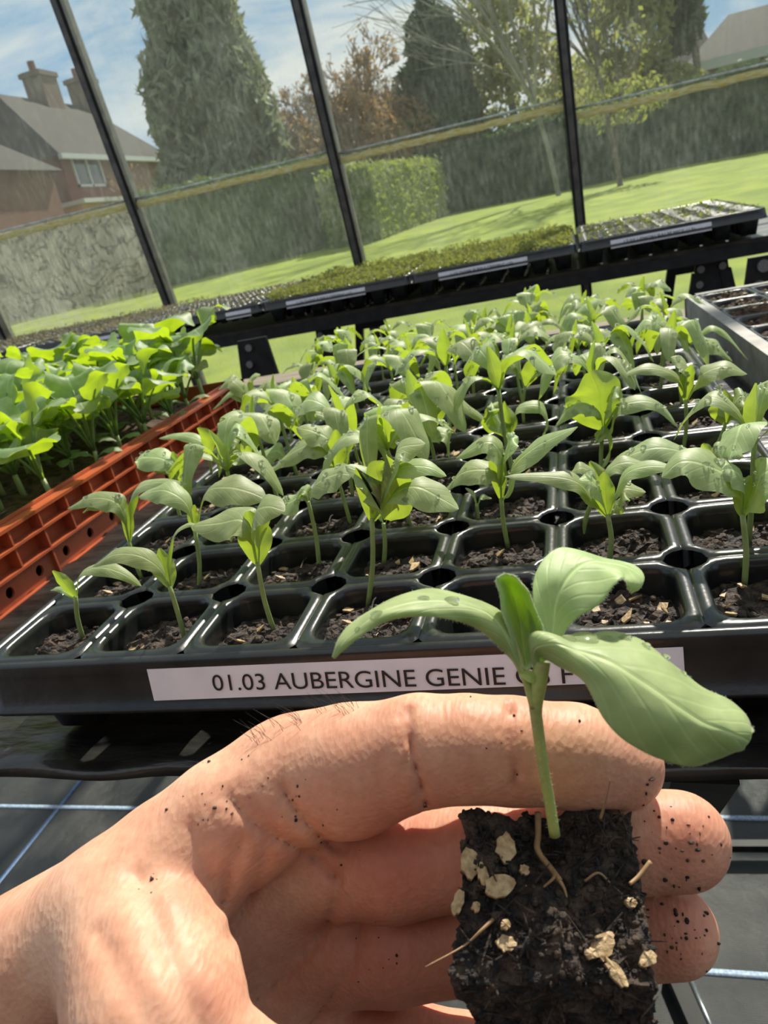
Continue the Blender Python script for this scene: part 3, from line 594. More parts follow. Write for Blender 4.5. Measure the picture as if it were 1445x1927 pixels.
# ================================================================== TRAYS
PX, PY = .052, .053
def tray_mesh(nx, ny, px, py, depth=.047, hole_r=.0085, bar_w=.0055, skirt=.0215, holes=True, NA=48, taper=.66, shallow=None, crn=.009, bottoms=True):
    """cell tray with its top at z=0 and near left corner at the origin"""
    mb = MB(); lip = .004
    hx, hy = px/2, py/2; ix, iy = hx-bar_w, hy-bar_w
    th = np.linspace(0, 2*pi, NA, endpoint=False)+pi/NA
    def r_box(hx_, hy_, r):
        out = []
        for a in th:
            ca, sa = abs(cos(a)), abs(sin(a)); q = min(hx_/max(ca, 1e-6), hy_/max(sa, 1e-6))
            lo, hi = 0, q
            for _ in range(22):
                m_ = (lo+hi)/2; x_, y_ = m_*ca, m_*sa; dx, dy = max(x_-(hx_-r), 0), max(y_-(hy_-r), 0)
                if math.hypot(dx, dy) <= r+1e-12: lo = m_
                else: hi = m_
            out.append(lo)
        return np.array(out)
    inner = r_box(ix, iy, crn)
    cs, sn = np.cos(th), np.sin(th)
    for i in range(nx):
        for j in range(ny):
            cx, cy = (i+.5)*px, (j+.5)*py
            ro = np.minimum(hx/np.maximum(abs(cs), 1e-6), hy/np.maximum(abs(sn), 1e-6)); onhole = np.zeros(NA, bool)
            rin = inner.copy()
            if holes:
                for sx in (-1, 1):
                    for sy in (-1, 1):
                        gi, gj = i+(sx > 0), j+(sy > 0)
                        if gi in (0, nx) or gj in (0, ny): continue
                        c_ = np.array([sx*hx, sy*hy])
                        for rr, tgt in ((hole_r, 0), (hole_r+.0022, 1)):
                            d = cs*c_[0]+sn*c_[1]; disc = d*d-(c_@c_-rr*rr)
                            ok = (disc > 0) & (d > 0); t_ = d-np.sqrt(np.maximum(disc, 0))
                            if tgt == 0:
                                u = ok & (t_ < ro); ro = np.where(u, t_, ro); onhole |= u
                            else: rin = np.where(ok, np.minimum(rin, t_), rin)
            V = []
            def ring(r, z):
                V.append(np.stack([cx+r*cs, cy+r*sn, np.full(NA, z)], 1))
            ring(ro, -.0012); ring(ro*.82+rin*.18, -.0002); ring(ro*.25+rin*.75, 0); ring(rin, -.0012); ring(rin*.975, -.004)
            ring(rin*(1+(taper-1)*.3), -depth*.35); 
            if shallow is None:
                ring(rin*taper, -depth); ring(rin*.05, -depth)
            V = np.concatenate(V); k = len(V)//NA
            Fs = [(a*NA+b_, a*NA+(b_+1) % NA, (a+1)*NA+(b_+1) % NA, (a+1)*NA+b_) for a in range(k-1) for b_ in range(NA)]
            mb.add(V, Fs)
            if onhole.any():
                A = np.stack([cx+ro*cs, cy+ro*sn, np.full(NA, -.0012)], 1); B = A.copy(); B[:, 2] = -.03
                Fs = [(b_, (b_+1) % NA, NA+(b_+1) % NA, NA+b_) for b_ in range(NA) if onhole[b_] and onhole[(b_+1) % NA]]
                mb.add(np.vstack([A, B]), Fs)
    # rim: rolled edge, skirt, foot lip
    X, Y = nx*px, ny*py
    prof = [(0, -.0012), (.0015, .0004), (.0035, 0), (.0048, -.0018), (.0052, -.006), (.0085, -skirt+.0015), (.0105, -skirt+.0005), (.0108, -skirt-.0008), (.0082, -skirt-.001)]
    rr = .012; loop = []
    for (cx, cy, a0) in ((X-rr, rr, -pi/2), (X-rr, Y-rr, 0), (rr, Y-rr, pi/2), (rr, rr, pi)):
        for k in range(6):
            a = a0+pi/2*k/5; loop.append((cx, cy, cos(a), sin(a)))
    P = []
    for (o_, z_) in prof:
        rad = rr+o_
        P.append([(cx+ca*(rad if 1 else 0), cy+sa*rad, z_) for cx, cy, ca, sa in loop]+[(loop[0][0]+loop[0][2]*rad, loop[0][1]+loop[0][3]*rad, z_)])
    # first ring squares off to the cell corners
    P = np.array(P); mb.grid(P, flip=True)
    # corner fillets under the rolled rim
    for (ax, ay) in ((0, 0), (X, 0), (X, Y), (0, Y)):
        pass
    return mb
soil_meshes = []
def soil_mesh(seed, sx, sy, z, chips, amp=.0045, n=22, name='soil', mats=None):
    q = np.random.RandomState(seed); u = np.linspace(-1, 1, n); U, V_ = np.meshgrid(u, u, indexing='ij')
    X = U*sx; Y = V_*sy; Z = z+amp*fbm(np.stack([X*90, Y*90, np.full_like(X, seed*3.1)], -1), 4, seed)*1.6-.002*(U**4+V_**4)
    J = .0006*q.normal(size=(n, n, 3)); P = np.stack([X, Y, Z], -1)+J
    mb = MB(); mb.grid(P)
    for _ in range(26):
        i, j = q.randint(2, n-2, 2); s_ = q.uniform(.0008, .0022); mb.ball(P[i, j], (s_, s_*q.uniform(.6, 1.4), s_*.7), 6, 4)
    for _ in range(5):
        i, j = q.randint(3, n-3, 2); a = q.uniform(0, 6.28); l = q.uniform(.003, .008); d = np.array([cos(a), sin(a), .1])*l; mb.tube([P[i, j]-d+[0, 0, .0005], P[i, j]+[0, 0, .002], P[i, j]+d+[0, 0, .0006]], [.0003, .0005, .0003], 4)
    for _ in range(chips):
        i, j = q.randint(3, n-3, 2); s_ = q.uniform(.0012, .0036); k = q.randint(5, 8); a = np.sort(q.rand(k))*2*pi
        tilt = q.normal(size=2)*.35; r = s_*(.7+.5*q.rand(k)); c0 = P[i, j]+[0, 0, .0013]
        T = np.stack([r*np.cos(a), r*np.sin(a), r*np.cos(a)*tilt[0]+r*np.sin(a)*tilt[1]], 1)+c0; B = T-[0, 0, .0009]
        mb.add(np.vstack([T, B]), [tuple(range(k)), tuple(range(2*k-1, k-1, -1))]+[(a_, k+a_, k+(a_+1) % k, (a_+1) % k) for a_ in range(k)], mi=1)
    return mb.mesh(name, mats or [SOIL, CHIP], smooth=False)

NX, NY = 7, 11
TX, TY = -4*.052+.0, -.053           # near left corner of the cell field
tray = empty('cell_tray', (TX+NX*PX/2, TY+NY*PY/2, -.0475)); tag(tray, 'black seventy-seven-cell plant tray of aubergine seedlings, label along its front', 'tray')
TL = np.array(tray.location)
mb = tray_mesh(NX, NY, PX, PY); mb.v = [v+np.array([TX, TY, 0])-TL for v in mb.v]; mb.build('tray_body', BLACK, tray)
variants = [soil_mesh(s_, .0195, .020, 0, ch) for s_, ch in ((1, 3), (2, 1), (3, 5), (4, 2), (5, 9), (6, 0), (7, 4))]
rs = random.Random(4)
for j in range(NY):
    for i in range(NX):
        if (i, j) == (4, 0): continue           # the plug in the hand came out of this cell
        k = 4 if (i, j) in ((5, 0), (6, 0)) else rs.randrange(7)
        o = bpy.data.objects.new('soil', variants[k]); COL.objects.link(o); o.parent = tray
        o.location = np.array([TX+(i+.5)*PX, TY+(j+.5)*PY, -.0085+rs.uniform(-.002, .002)])-TL; o.rotation_euler = (0, 0, rs.choice((0, pi/2*2)))
# label with its lettering
def text_mesh(s_, name, mat, parent, origin, ux, uy, width, height, off=.0003, thick=False):
    cu = bpy.data.curves.new(name, 'FONT'); cu.body = s_; cu.size = 1; cu.resolution_u = 6
    tmp = bpy.data.objects.new('tmp', cu); COL.objects.link(tmp)
    dg = bpy.context.evaluated_depsgraph_get(); me = bpy.data.meshes.new_from_object(tmp.evaluated_get(dg)); bpy.data.objects.remove(tmp)
    V = np.zeros(len(me.vertices)*3); me.vertices.foreach_get('co', V); V = V.reshape(-1, 3); x0, x1 = V[:, 0].min(), V[:, 0].max()
    ux, uy = np.array(ux, float), np.array(uy, float); nrm = np.cross(ux, uy); cap = .73
    Q = np.array(origin)+ux*((V[:, :1]-x0)/(x1-x0)*width)+uy*(V[:, 1:2]/cap*height)+nrm*off
    me.vertices.foreach_set('co', Q.ravel()); me.name = name; me.materials.clear(); me.materials.append(mat)
    o = bpy.data.objects.new(name, me); COL.objects.link(o); o.parent = parent; return o
# front skirt face leans: y = y0 - (out) ; take plane through (z=-.006,o=.0052),(z=-.027,o=.0085)
def FS(px, py, off=.0):
    """point on the tray's sloping front skirt under the pixel"""
    n_ = np.array([0, -1., .235]); n_ /= np.linalg.norm(n_); p0 = np.array([0, TY-.0052, -.006]); r = ray(px, py)
    return CP+r*(((p0-CP)@n_)/(r@n_))+n_*off
A, B, C_, D = FS(291, 1318, .0004), FS(1289, 1279, .0004), FS(1285, 1217, .0004), FS(277, 1259, .0004)
lab = MB(); nrm = np.cross(B-A, D-A); nrm /= np.linalg.norm(nrm)
lab.hexa(np.array([A-nrm*.0003, B-nrm*.0003, C_-nrm*.0003, D-nrm*.0003, A, B, C_, D])-TL); lo = lab.build('label', LABEL, tray, smooth=False); lo['label'] = 'white label strip with black capitals'
t0 = FS(404, 1298, .0006); t1 = FS(1080, 1284, .0006); ux = (t1-t0); wdt = np.linalg.norm(ux); ux /= wdt; uy = np.cross(nrm, ux)
hgt = np.linalg.norm(FS(530, 1263, .0006)-FS(530, 1294, .0006))*1.02
text_mesh('01.03 AUBERGINE GENIE CS F', 'lettering', INK, lo, t0-TL, ux, uy, wdt, hgt)

# ------------------------------------------------------------------ bench under the tray
bench = empty('potting_bench', (-.25, .3, FZ)); tag(bench, 'long low bench wrapped in crinkled black plastic under the seedling trays', 'bench'); BL = np.array(bench.location)
xs = np.linspace(-1.4, 1.15, 300); ys = np.linspace(-.064, .78, 90)
G = np.array([[(x_, y_, -.0490) for y_ in ys] for x_ in xs]); G[..., 2] -= .003+.003*fbm(G*np.array([30, 12, 1]), 3, 2)
edge = []
for i, x_ in enumerate(xs):
    w1 = .003*fbm(np.array([x_*25, 1., 0.]), 3, 3); w2 = .004*fbm(np.array([x_*14, 5., 0.]), 3, 5)
    edge.append([(x_, -.054+w1, -.0600+w2*.4), (x_, -.062+w1*1.2, -.0590+w2*.5), (x_, -.0665+w1*1.4, -.0560+w2*.3), (x_, -.0655+w1, -.0525)])
G = np.concatenate([np.array(edge), G], 1)
mb = MB(); mb.grid(G-BL); mb.build('plastic_sheet', SHEET, bench)
mb = MB(); mb.box(np.array((-1.4, -.046, -.072))-BL, np.array((1.15, .87, -.056))-BL); mb.build('board', WOOD, bench, smooth=False)
def trestle_leg(a, b_, par, L0, w=.03, h=.012, nm='leg', mat=DARKM):
    mb = MB(); mb.beam(np.array(a)-L0, np.array(b_)-L0, w, h, up=(0, 1, 0)); return mb.build(nm, mat, par, smooth=False)
for xl in (-1.25, .98):
    trestle_leg((xl, -.02, -.078), (xl-.03, -.045, FZ), bench, BL, .032, .02); trestle_leg((xl, .1, -.078), (xl-.06, .40, FZ), bench, BL, .032, .02)
    trestle_leg((xl-.02, .62, -.078), (xl-.02, .62, FZ), bench, BL, .03, .02)
    mb = MB(); mb.tube(np.array([(xl-.045, .37, FZ+.03), (xl+.005, .02, FZ+.25)])-BL, .006, 8); mb.build('brace', STEEL, bench)
trestle_leg((.103, -.030, -.078), (.083, .27, -.50), bench, BL, .026, .02); trestle_leg((.083, .27, -.50), (.075, .48, FZ+.01), bench, BL, .026, .02)
trestle_leg(at(1262, 1822, z=FZ+.012), at(1345, 2010, z=FZ+.012), bench, BL, .022, .02, nm='foot_bar')
mb = MB(); mb.tube([at(1292, 1828, z=FZ+.02)-BL, at(1372, 2010, z=FZ+.02)-BL], .0035, 8); mb.build('brace', STEEL, bench)
mb = MB(); mb.beam(at(1330, 1592, z=FZ+.02)-BL, at(1700, 1592, z=FZ+.02)-BL, .012, .012); mb.build('rail', DARKM, bench, smooth=False)

# ================================================================== AUBERGINE SEEDLINGS
def wprof(t_, kind):
    if kind == 'aub':
        pe = .16
        return np.where(t_ < pe, .10+.05*t_/pe, .12+.88*np.sin(pi*np.clip((t_-pe)/(1-pe), 0, 1)**.85)**.85)*np.where(t_ > .985, .25, 1)
    if kind == 'narrow':
        return .14+.86*np.sin(pi*np.clip(t_, 0, 1)**.9)**1.0
    if kind == 'bras':
        pe = .42; u = np.clip((t_-pe)/(1-pe), 0, 1)
        return np.where(t_ < pe, .07, .07+.93*np.sin(pi*u**.8)**.6)*np.where(t_ > .985, .35, 1)
def add_leaf(mb, ctrl, w, side, kind='aub', fold=.25, wave=.06, lobes=0, n=22, m=8, seed=0):
    P = cr_spline(ctrl, n); side = np.array(side, float); side /= np.linalg.norm(side)
    T = np.gradient(P, axis=0); T /= np.linalg.norm(T, axis=1)[:, None]+1e-9
    t_ = np.linspace(0, 1, n); ww = wprof(t_, kind)*w/2; G = np.zeros((n, m+1, 3)); prev = None
    for i in range(n):
        s_ = side-T[i]*(side@T[i])
        if np.linalg.norm(s_) < .25 and prev is not None: s_ = prev-T[i]*(prev@T[i])
        s_ /= np.linalg.norm(s_)+1e-9; prev = s_; nn = np.cross(T[i], s_)
        if nn[2] < 0 and i == 0: pass
        for j in range(m+1):
            v = 2*j/m-1; wv = wave*w*sin(t_[i]*17+seed+(2 if v > 0 else 0))*v*v*(ww[i]/(w/2))
            lw = ww[i]*(1+(lobes*abs(sin(t_[i]*26+seed)) if abs(v) > .99 else 0))
            G[i, j] = P[i]+s_*lw*v*(1-.12*fold*v*v)+nn*(-fold*ww[i]*(v*v)+wv)
    uv = np.stack(np.meshgrid(np.linspace(0, 1, n), np.linspace(0, 1, m+1), indexing='ij'), -1)
    mb.grid(G, uv); return G
def drops(G, n, q, smin=.0006, smax=.0018):
    mb = MB(); a, b_ = G.shape[:2]
    for _ in range(n):
        i = q.randrange(int(a*.35), a-3); j = q.randrange(1, b_-1); s_ = q.uniform(smin, smax); mb.ball(G[i, j]+[0, 0, s_*.3], (s_, s_, s_*.6), 8, 6)
    return mb
ORD = ['first', 'second', 'third', 'fourth', 'fifth', 'sixth', 'seventh', 'eighth', 'ninth', 'tenth', 'eleventh', 'twelfth', 'thirteenth', 'fourteenth']
used = set()
def cell_of(p):
    return int(np.clip((p[0]-TX)//PX, 0, NX-1)), int(np.clip((p[1]-TY)//PY, 0, NY-1))
AG = 'aubergine seedlings growing in the black cell tray'
def alabel(i, j): return 'aubergine seedling, %s cell from left, %s row from front of black tray' % (ORD[i], ORD[j])
# explicit seedlings: stem foot pixel, node pixel, leaves (pixels, width cm, facing)
# facing: 's' seen side on (width runs in depth, tipped to the viewer), 'f' faces the viewer
PL = [
 ((152,1192),(142,1122),[([(120,1097),(99,1074)],.55,'f'),([(112,1108),(95,1111)],.3,'s'),([(150,1082),(188,1068),(232,1080),(266,1103)],.75,'s')]),
 ((345,1194),(319,1103),[([(300,1070),(262,1046),(215,1044),(174,1066)],1.0,'s'),([(309,1070),(300,1032)],.8,'f'),([(317,1060),(325,1010),(350,988),(375,990)],.4,'s'),([(290,1062),(278,1075)],.6,'s')]),
 ((514,1182),(484,1058),[([(472,1000),(452,978),(410,985),(360,990)],1.9,'s'),([(486,1010),(480,965),(505,953),(536,962)],1.9,'s'),([(478,1010),(466,962)],1.3,'f')]),
 ((371,1110),(367,1000),[([(385,930),(425,917),(470,926),(500,940)],1.8,'s'),([(352,950),(318,925),(290,924),(261,935)],1.4,'s'),([(362,970),(366,950)],.5,'f')]),
 ((689,1136),(700,975),[([(706,930),(690,895),(650,876)],1.3,'s'),([(712,930),(720,905),(738,950),(728,978)],2.0,'f'),([(742,930),(783,916),(830,938),(863,958)],1.7,'s'),([(736,905),(755,880),(805,879),(840,896)],1.0,'s'),([(714,915),(708,885),(722,868)],.8,'f'),([(738,890),(750,845),(800,835)],1.9,'s')]),
 ((599,1067),(580,944),[([(590,915),(630,893),(664,893)],1.9,'s'),([(570,930),(545,945),(520,945)],1.6,'s'),([(575,925),(560,930),(545,980)],.9,'s')]),
 ((720,1054),(722,985),[([(735,960),(760,950)],.8,'s'),([(712,960),(700,950)],.7,'s')]),
 ((265,1083),(242,1018),[([(232,965),(212,942),(170,938),(127,957)],1.3,'s'),([(238,975),(232,938)],.6,'f'),([(247,965),(252,925),(290,908),(352,911)],1.0,'s'),([(228,960),(180,948),(155,965)],.8,'s')]),
 ((347,992),(328,925),[([(325,890),(305,868),(280,866),(257,880)],1.5,'s'),([(330,880),(325,850)],.8,'f'),([(336,870),(345,860),(340,865)],1.0,'s'),([(328,880),(300,862),(262,862),(258,872)],1.8,'s'),([(338,895),(342,870)],.5,'f')]),
 ((955,1022),(943,937),[([(938,895),(915,884),(870,890),(836,925)],1.6,'s'),([(938,880),(932,847)],.75,'f'),([(955,925),(965,880),(1010,840),(1087,803)],1.6,'s'),([(944,890),(940,850),(915,832),(858,862)],1.6,'s'),([(944,880),(958,830),(975,822)],1.6,'s')]),
 ((1145,1047),(1143,968),[([(1118,945),(1090,910),(1040,897),(950,897)],1.0,'s'),([(1139,930),(1138,888)],.95,'f'),([(1158,930),(1180,890),(1228,877),(1290,884)],.9,'s'),([(1164,950),(1173,920),(1215,926)],1.3,'s'),([(1130,930),(1112,905),(1090,903)],1.1,'s')]),
 ((1400,1095),(1397,968),[([(1390,915),(1345,882),(1285,868),(1245,898)],1.9,'s'),([(1403,930),(1412,895)],.7,'f'),([(1416,940),(1438,890),(1500,880)],2.0,'s'),([(1400,910),(1370,882),(1330,905)],1.3,'s')]),
 ((898,975),(897,948),[([(892,930),(876,918)],.35,'s'),([(905,935),(925,938)],.4,'s')]),
 ((1094,1007),(1123,925),[([(1128,895),(1110,868)],.7,'f'),([(1145,885),(1180,870),(1230,880)],1.0,'s'),([(1120,895),(1095,880),(1075,890)],.8,'s')]),
 ((1131,894),(1135,803),[([(1128,775),(1100,757),(1070,770),(1044,803)],1.6,'s'),([(1148,812),(1160,770),(1205,755),(1245,765),(1276,805)],1.2,'s'),([(1128,770),(1125,735),(1110,700)],2.9,'f'),([(1138,780),(1150,740),(1165,728)],1.4,'s'),([(1120,830),(1140,818),(1146,850),(1130,885)],1.0,'s')]),
 ((1284,845),(1290,752),[([(1280,717),(1250,697),(1210,693),(1165,708)],1.0,'s'),([(1296,715),(1302,685)],.8,'f'),([(1311,722),(1325,702),(1363,690),(1406,704)],1.7,'s'),([(1293,715),(1290,685),(1262,672)],1.7,'s')]),
 ((1336,850),(1366,795),[([(1362,770),(1352,740),(1345,760)],1.9,'s'),([(1368,770),(1362,735)],1.5,'f'),([(1383,778),(1413,771),(1450,800)],1.3,'s'),([(1378,765),(1394,745),(1414,752)],1.7,'s')]),
 ((1283,668),(1297,645),[([(1289,630),(1261,627),(1237,642)],1.6,'s'),([(1304,630),(1312,605)],.8,'f'),([(1320,627),(1344,616),(1372,635),(1408,678)],.9,'s'),([(1322,641),(1350,652),(1378,680)],2.1,'s')]),
 ((1318,911),(1332,868),[([(1300,855),(1240,842),(1185,857),(1141,884)],1.6,'s'),([(1345,850),(1370,845),(1400,860)],1.5,'s'),([(1330,850),(1322,835)],.6,'f')]),
 ((818,881),(804,815),[([(817,815),(842,820),(846,862)],1.5,'s'),([(790,795),(757,768),(700,768)],1.1,'s'),([(797,775),(791,733)],.9,'f'),([(810,775),(850,753),(888,773),(922,800)],1.1,'s'),([(818,780),(828,745),(840,730)],1.4,'f'),([(795,790),(760,765),(735,742)],1.2,'s')]),
 ((957,870),(957,818),[([(945,800),(925,770),(940,810)],2.0,'s'),([(965,800),(975,768),(1018,765),(1032,800),(1018,825)],1.0,'s'),([(954,790),(949,755)],.5,'f'),([(950,800),(925,775),(915,768)],1.8,'f')]),
 ((985,793),(988,726),[([(971,690),(945,682),(923,735)],1.9,'s'),([(1002,700),(1021,663)],1.2,'f'),([(1006,702),(1032,685),(1099,699)],1.2,'s'),([(980,700),(975,672),(955,668)],1.3,'s')]),
 ((661,989),(632,887),[([(620,850),(587,836),(542,857),(507,889)],1.8,'s'),([(633,850),(632,809)],.95,'f'),([(622,832),(590,812),(558,805)],1.6,'s'),([(649,866),(660,822),(686,816)],1.2,'s')]),
 ((684,881),(667,838),[([(668,812),(715,808),(755,836)],1.3,'s'),([(690,815),(720,830),(728,878)],1.5,'s'),([(660,815),(640,805)],.9,'s')]),
 ((395,911),(392,856),[([(383,833),(342,819),(299,825)],.9,'s'),([(390,825),(372,805)],.9,'f'),([(404,845),(425,828),(449,836),(418,872)],1.6,'s'),([(380,838),(356,840),(338,858)],1.0,'s')]),
 ((480,906),(476,852),[([(465,862),(440,858),(500,866)],1.7,'s'),([(490,858),(520,848),(537,862)],1.9,'s'),([(470,845),(463,820)],1.2,'f'),([(478,835),(470,815),(440,815)],1.3,'s')]),
 ((507,824),(473,775),[([(464,752),(436,738),(399,772)],1.3,'s'),([(461,740),(433,715),(411,733)],1.7,'s'),([(477,740),(511,724),(538,760)],1.4,'s'),([(470,740),(470,712),(490,705)],1.3,'s')]),
 ((556,850),(547,806),[([(538,780),(510,752),(478,748)],2.2,'s'),([(533,799),(497,782),(441,812)],1.0,'s'),([(560,790),(580,775),(622,788)],1.7,'s'),([(545,780),(535,745)],1.2,'f')]),
]
def aub_root(p, lab_i, lab_j):
    r = empty('aubergine_seedling', p); tag(r, alabel(lab_i, lab_j), 'seedling', AG); return r
for k, (bp_, np_, lv) in enumerate(PL):
    q = random.Random(100+k); foot = at(*bp_, z=-.0085); i, j = cell_of(foot)
    while (i, j) in used or (i, j) == (4, 0):
        j += 1
        if j >= NY: j = 0; i = (i+1) % NX
    used.add((i, j)); foot[2] -= .003
    top = at(*np_, y=foot[1]+.001); root = aub_root(foot, i, j)
    mb = MB(); L0 = foot; mid = (foot+top)/2+np.array([q.uniform(-.0015, .0015), 0, 0]); near = 1.0
    mb.tube(cr_spline([foot, mid, top], 7)-L0, np.linspace(.00125, .00105, 7), 8); mb.build('stem', STEM, root)
    allG = []
    for li, (pts, w, fc) in enumerate(lv):
        w = w*.01; n_ = len(pts); dy = q.uniform(-.006, .006); C3 = [top-np.array([0, 0, .0015])]
        for a, pt in enumerate(pts): C3.append(at(*pt, y=top[1]+dy*(a+1)/n_))
        C3 = np.array(C3)-L0; mb = MB()
        if fc == 's':
            d = C3[-1]-C3[0]; sg = 1 if d[0] > 0 else -1
            G = add_leaf(mb, C3, w*1.15, (.12*sg, 1*sg, .45*sg), 'aub' if w > .006 else 'narrow', fold=.22, seed=li+k)
        else:
            G = add_leaf(mb, C3, w*1.1, (1, .35, 0), 'narrow', fold=-.5, seed=li+k)
        # leaf skin faces up
        mb.build('leaf', LEAF, root)
        if fc == 's' and w > .01: allG.append(G)
    if allG and k > 3:
        dm = MB()
        for G in allG:
            t_ = drops(G, 7 if k > 3 else 3, q); dm.v += t_.v; dm.uv += t_.uv; dm.f += [tuple(z_+dm.n for z_ in f) for f in t_.f]; dm.mi += t_.mi; dm.n += t_.n
        tag(dm.build('water_droplets', WATER, root), kind='stuff')
# templates for the rest
def make_aub(seed, sc=1.0):
    q = random.Random(seed); root = empty('aubergine_seedling', (0, 0, 0)); h = q.uniform(.040, .050)*sc; ln = np.array([q.uniform(-.006, .006), q.uniform(-.006, .006), h])
    mb = MB(); mb.tube(cr_spline([(0, 0, -.004), ln*.5+[.001, 0, 0], ln], 7), np.linspace(.0012, .001, 7), 7); mb.build('stem', STEM, root)
    a0 = q.uniform(0, pi); Gs = []
    specs = [(a0, .034, .011, 1.0), (a0+pi+q.uniform(-.3, .3), .034, .011, 1.0), (a0+pi/2+q.uniform(-.4, .4), .032, .019, 1.3), (a0-pi/2+q.uniform(-.4, .4), .028, .017, 1.2)]
    if q.random() < .5: specs.append((a0+.9, .022, .014, 1.4))
    for (a, l, w, up) in specs:
        l *= q.uniform(.85, 1.2)*sc; w *= q.uniform(.85, 1.15)*sc; d = np.array([cos(a), sin(a), 0]); rise = q.uniform(.008, .016)*up*sc; dr = q.uniform(-.004, .018)*sc
        C3 = [ln, ln+d*l*.22+[0, 0, rise*.8], ln+d*l*.55+[0, 0, rise*1.1], ln+d*l*.85+[0, 0, rise*.6-dr*.4], ln+d*l+[0, 0, rise*.2-dr]]
        mb = MB(); tw = q.uniform(-.5, .5); G = add_leaf(mb, C3, w, (-d[1], d[0], tw), 'aub', fold=.2, seed=seed+a, n=18, m=6); mb.build('leaf', LEAF, root); Gs.append(G)
    mb = MB(); a = q.uniform(0, 6.28); add_leaf(mb, [ln, ln+[.001*cos(a), .001*sin(a), .010*sc], ln+[.003*cos(a), .003*sin(a), .022*sc]], .008*sc, (cos(a+1), sin(a+1), 0), 'narrow', fold=-.6, n=12, m=4); mb.build('leaf', LEAF, root)
    dm = MB()
    for G in Gs:
        t_ = drops(G, 5, q); dm.v += t_.v; dm.uv += t_.uv; dm.f += [tuple(z_+dm.n for z_ in f) for f in t_.f]; dm.mi += t_.mi; dm.n += t_.n
    tag(dm.build('water_droplets', WATER, root), kind='stuff')
    return root
protos = [make_aub(200+s_) for s_ in range(7)]; fresh = [True]*7
q = random.Random(11)
for j in range(NY):
    for i in range(NX):
        if (i, j) in used or (i, j) in ((4, 0), (5, 0), (0, 2), (3, 0)) or (j > 3 and q.random() < .03): continue
        k = q.randrange(7)
        r = protos[k] if fresh[k] else copy_tree(protos[k]); fresh[k] = False
        r.location = (TX+(i+.5)*PX+q.uniform(-.005, .005), TY+(j+.5)*PY+q.uniform(-.005, .005), -.0095); r.rotation_euler = (0, 0, q.uniform(0, 6.28)); s_ = q.uniform(.9, 1.12)*(1.12 if j < 6 else 1.02 if j < 8 else .86); r.scale = (s_, s_, s_)
        tag(r, alabel(i, j), 'seedling', AG)
for k in range(7):
    if fresh[k]:
        for ch in list(protos[k].children): bpy.data.objects.remove(ch)
        bpy.data.objects.remove(protos[k])

# ================================================================== ORANGE CRATE WITH BRASSICAS
CX1, CX0, CY0, CY1, CZ0, CZ1 = -.331, -.76, -.05, .555, -.0535, .0015
crate = empty('plastic_crate', ((CX0+CX1)/2, (CY0+CY1)/2, CZ0)); tag(crate, 'shallow terracotta-orange ribbed plastic crate full of leafy young brassicas', 'crate'); KL = np.array(crate.location)
mb = MB(); mb.box(np.array((CX0+.012, CY0+.012, CZ0))-KL, np.array((CX1-.012, CY1-.012, CZ0+.004))-KL); mb.build('base', ORANGE, crate, smooth=False)
def crate_side(p, u, ln, out, nm='side_wall'):
    """ribbed wall: inner panel, three flanges, uprights, drilled lower band"""
    mb = MB(); p, u, out = np.array(p, float), np.array(u, float), np.array(out, float); H = CZ1-CZ0; up = np.array([0, 0, 1.])
    def bx(a0, a1, o0, o1, z0, z1):
        V = [p+u*a+out*o+up*z_ for z_ in (z0, z1) for a, o in ((a0, o0), (a1, o0), (a1, o1), (a0, o1))]; mb.hexa(np.array(V)-KL)
    bx(0, ln, -.013, -.011, .020, H)                      # inner panel above the band
    for z_, o_, th in ((H-.0025, .0, .0025), (.0385, .0, .0018), (.0215, .0, .0018), (0, .0, .0022)): bx(0, ln, -.013, o_, z_, z_+th)
    bx(0, ln, -.0135, -.0115, H-.002, H+.0025)
    n = int(ln/.0335)
    for k in range(n+1):
        a = k*ln/n; bx(max(0, a-.0009), min(ln, a+.0009), -.012, -.0008, .0225, H-.002)
        if k % 3 == 0: bx(max(0, a-.0009), min(ln, a+.0009), -.012, -.0008, 0, .022)
    # lower band with round drilled holes
    m_ = n*1; NA = 20
    for k in range(m_):
        a0, a1 = k*ln/m_, (k+1)*ln/m_; z0, z1 = .002, .0215; ca, cz = (a0+a1)/2, (z0+z1)/2; hw, hh = (a1-a0)/2, (z1-z0)/2; V = []
        th = np.linspace(0, 2*pi, NA, endpoint=False)+pi/NA
        for off in (-.004, -.006):
            for kind in (0, 1):
                for t_ in th:
                    r = min(hw/max(abs(cos(t_)), 1e-6), hh/max(abs(sin(t_)), 1e-6)) if kind == 0 else .0042
                    V.append(p+u*(ca+r*cos(t_))+up*(cz+r*sin(t_))+out*off-KL)
        Fs = []
        for i in range(NA):
            jn = (i+1) % NA; Fs += [(i, jn, NA+jn, NA+i), (NA+i, NA+jn, 3*NA+jn, 3*NA+i), (2*NA+i, 3*NA+i, 3*NA+jn, 2*NA+jn)]
        mb.add(V, Fs)
    return mb.build(nm, ORANGE, crate, smooth=False)
crate_side((CX1, CY0, CZ0), (0, 1, 0), CY1-CY0, (1, 0, 0)); crate_side((CX0, CY0, CZ0), (0, 1, 0), CY1-CY0, (-1, 0, 0))
crate_side((CX0, CY0, CZ0), (1, 0, 0), CX1-CX0, (0, -1, 0)); crate_side((CX0, CY1, CZ0), (1, 0, 0), CX1-CX0, (0, 1, 0))
u = np.linspace(0, 1, 90); v = np.linspace(0, 1, 110); U, V_ = np.meshgrid(u, v, indexing='ij'); P = np.stack([CX0+.014+U*(CX1-CX0-.028), CY0+.014+V_*(CY1-CY0-.028), np.full_like(U, -.012)], -1)
P[..., 2] += .009*fbm(P*np.array([35, 35, 1]), 4, 8); mb = MB(); mb.grid(P-KL)
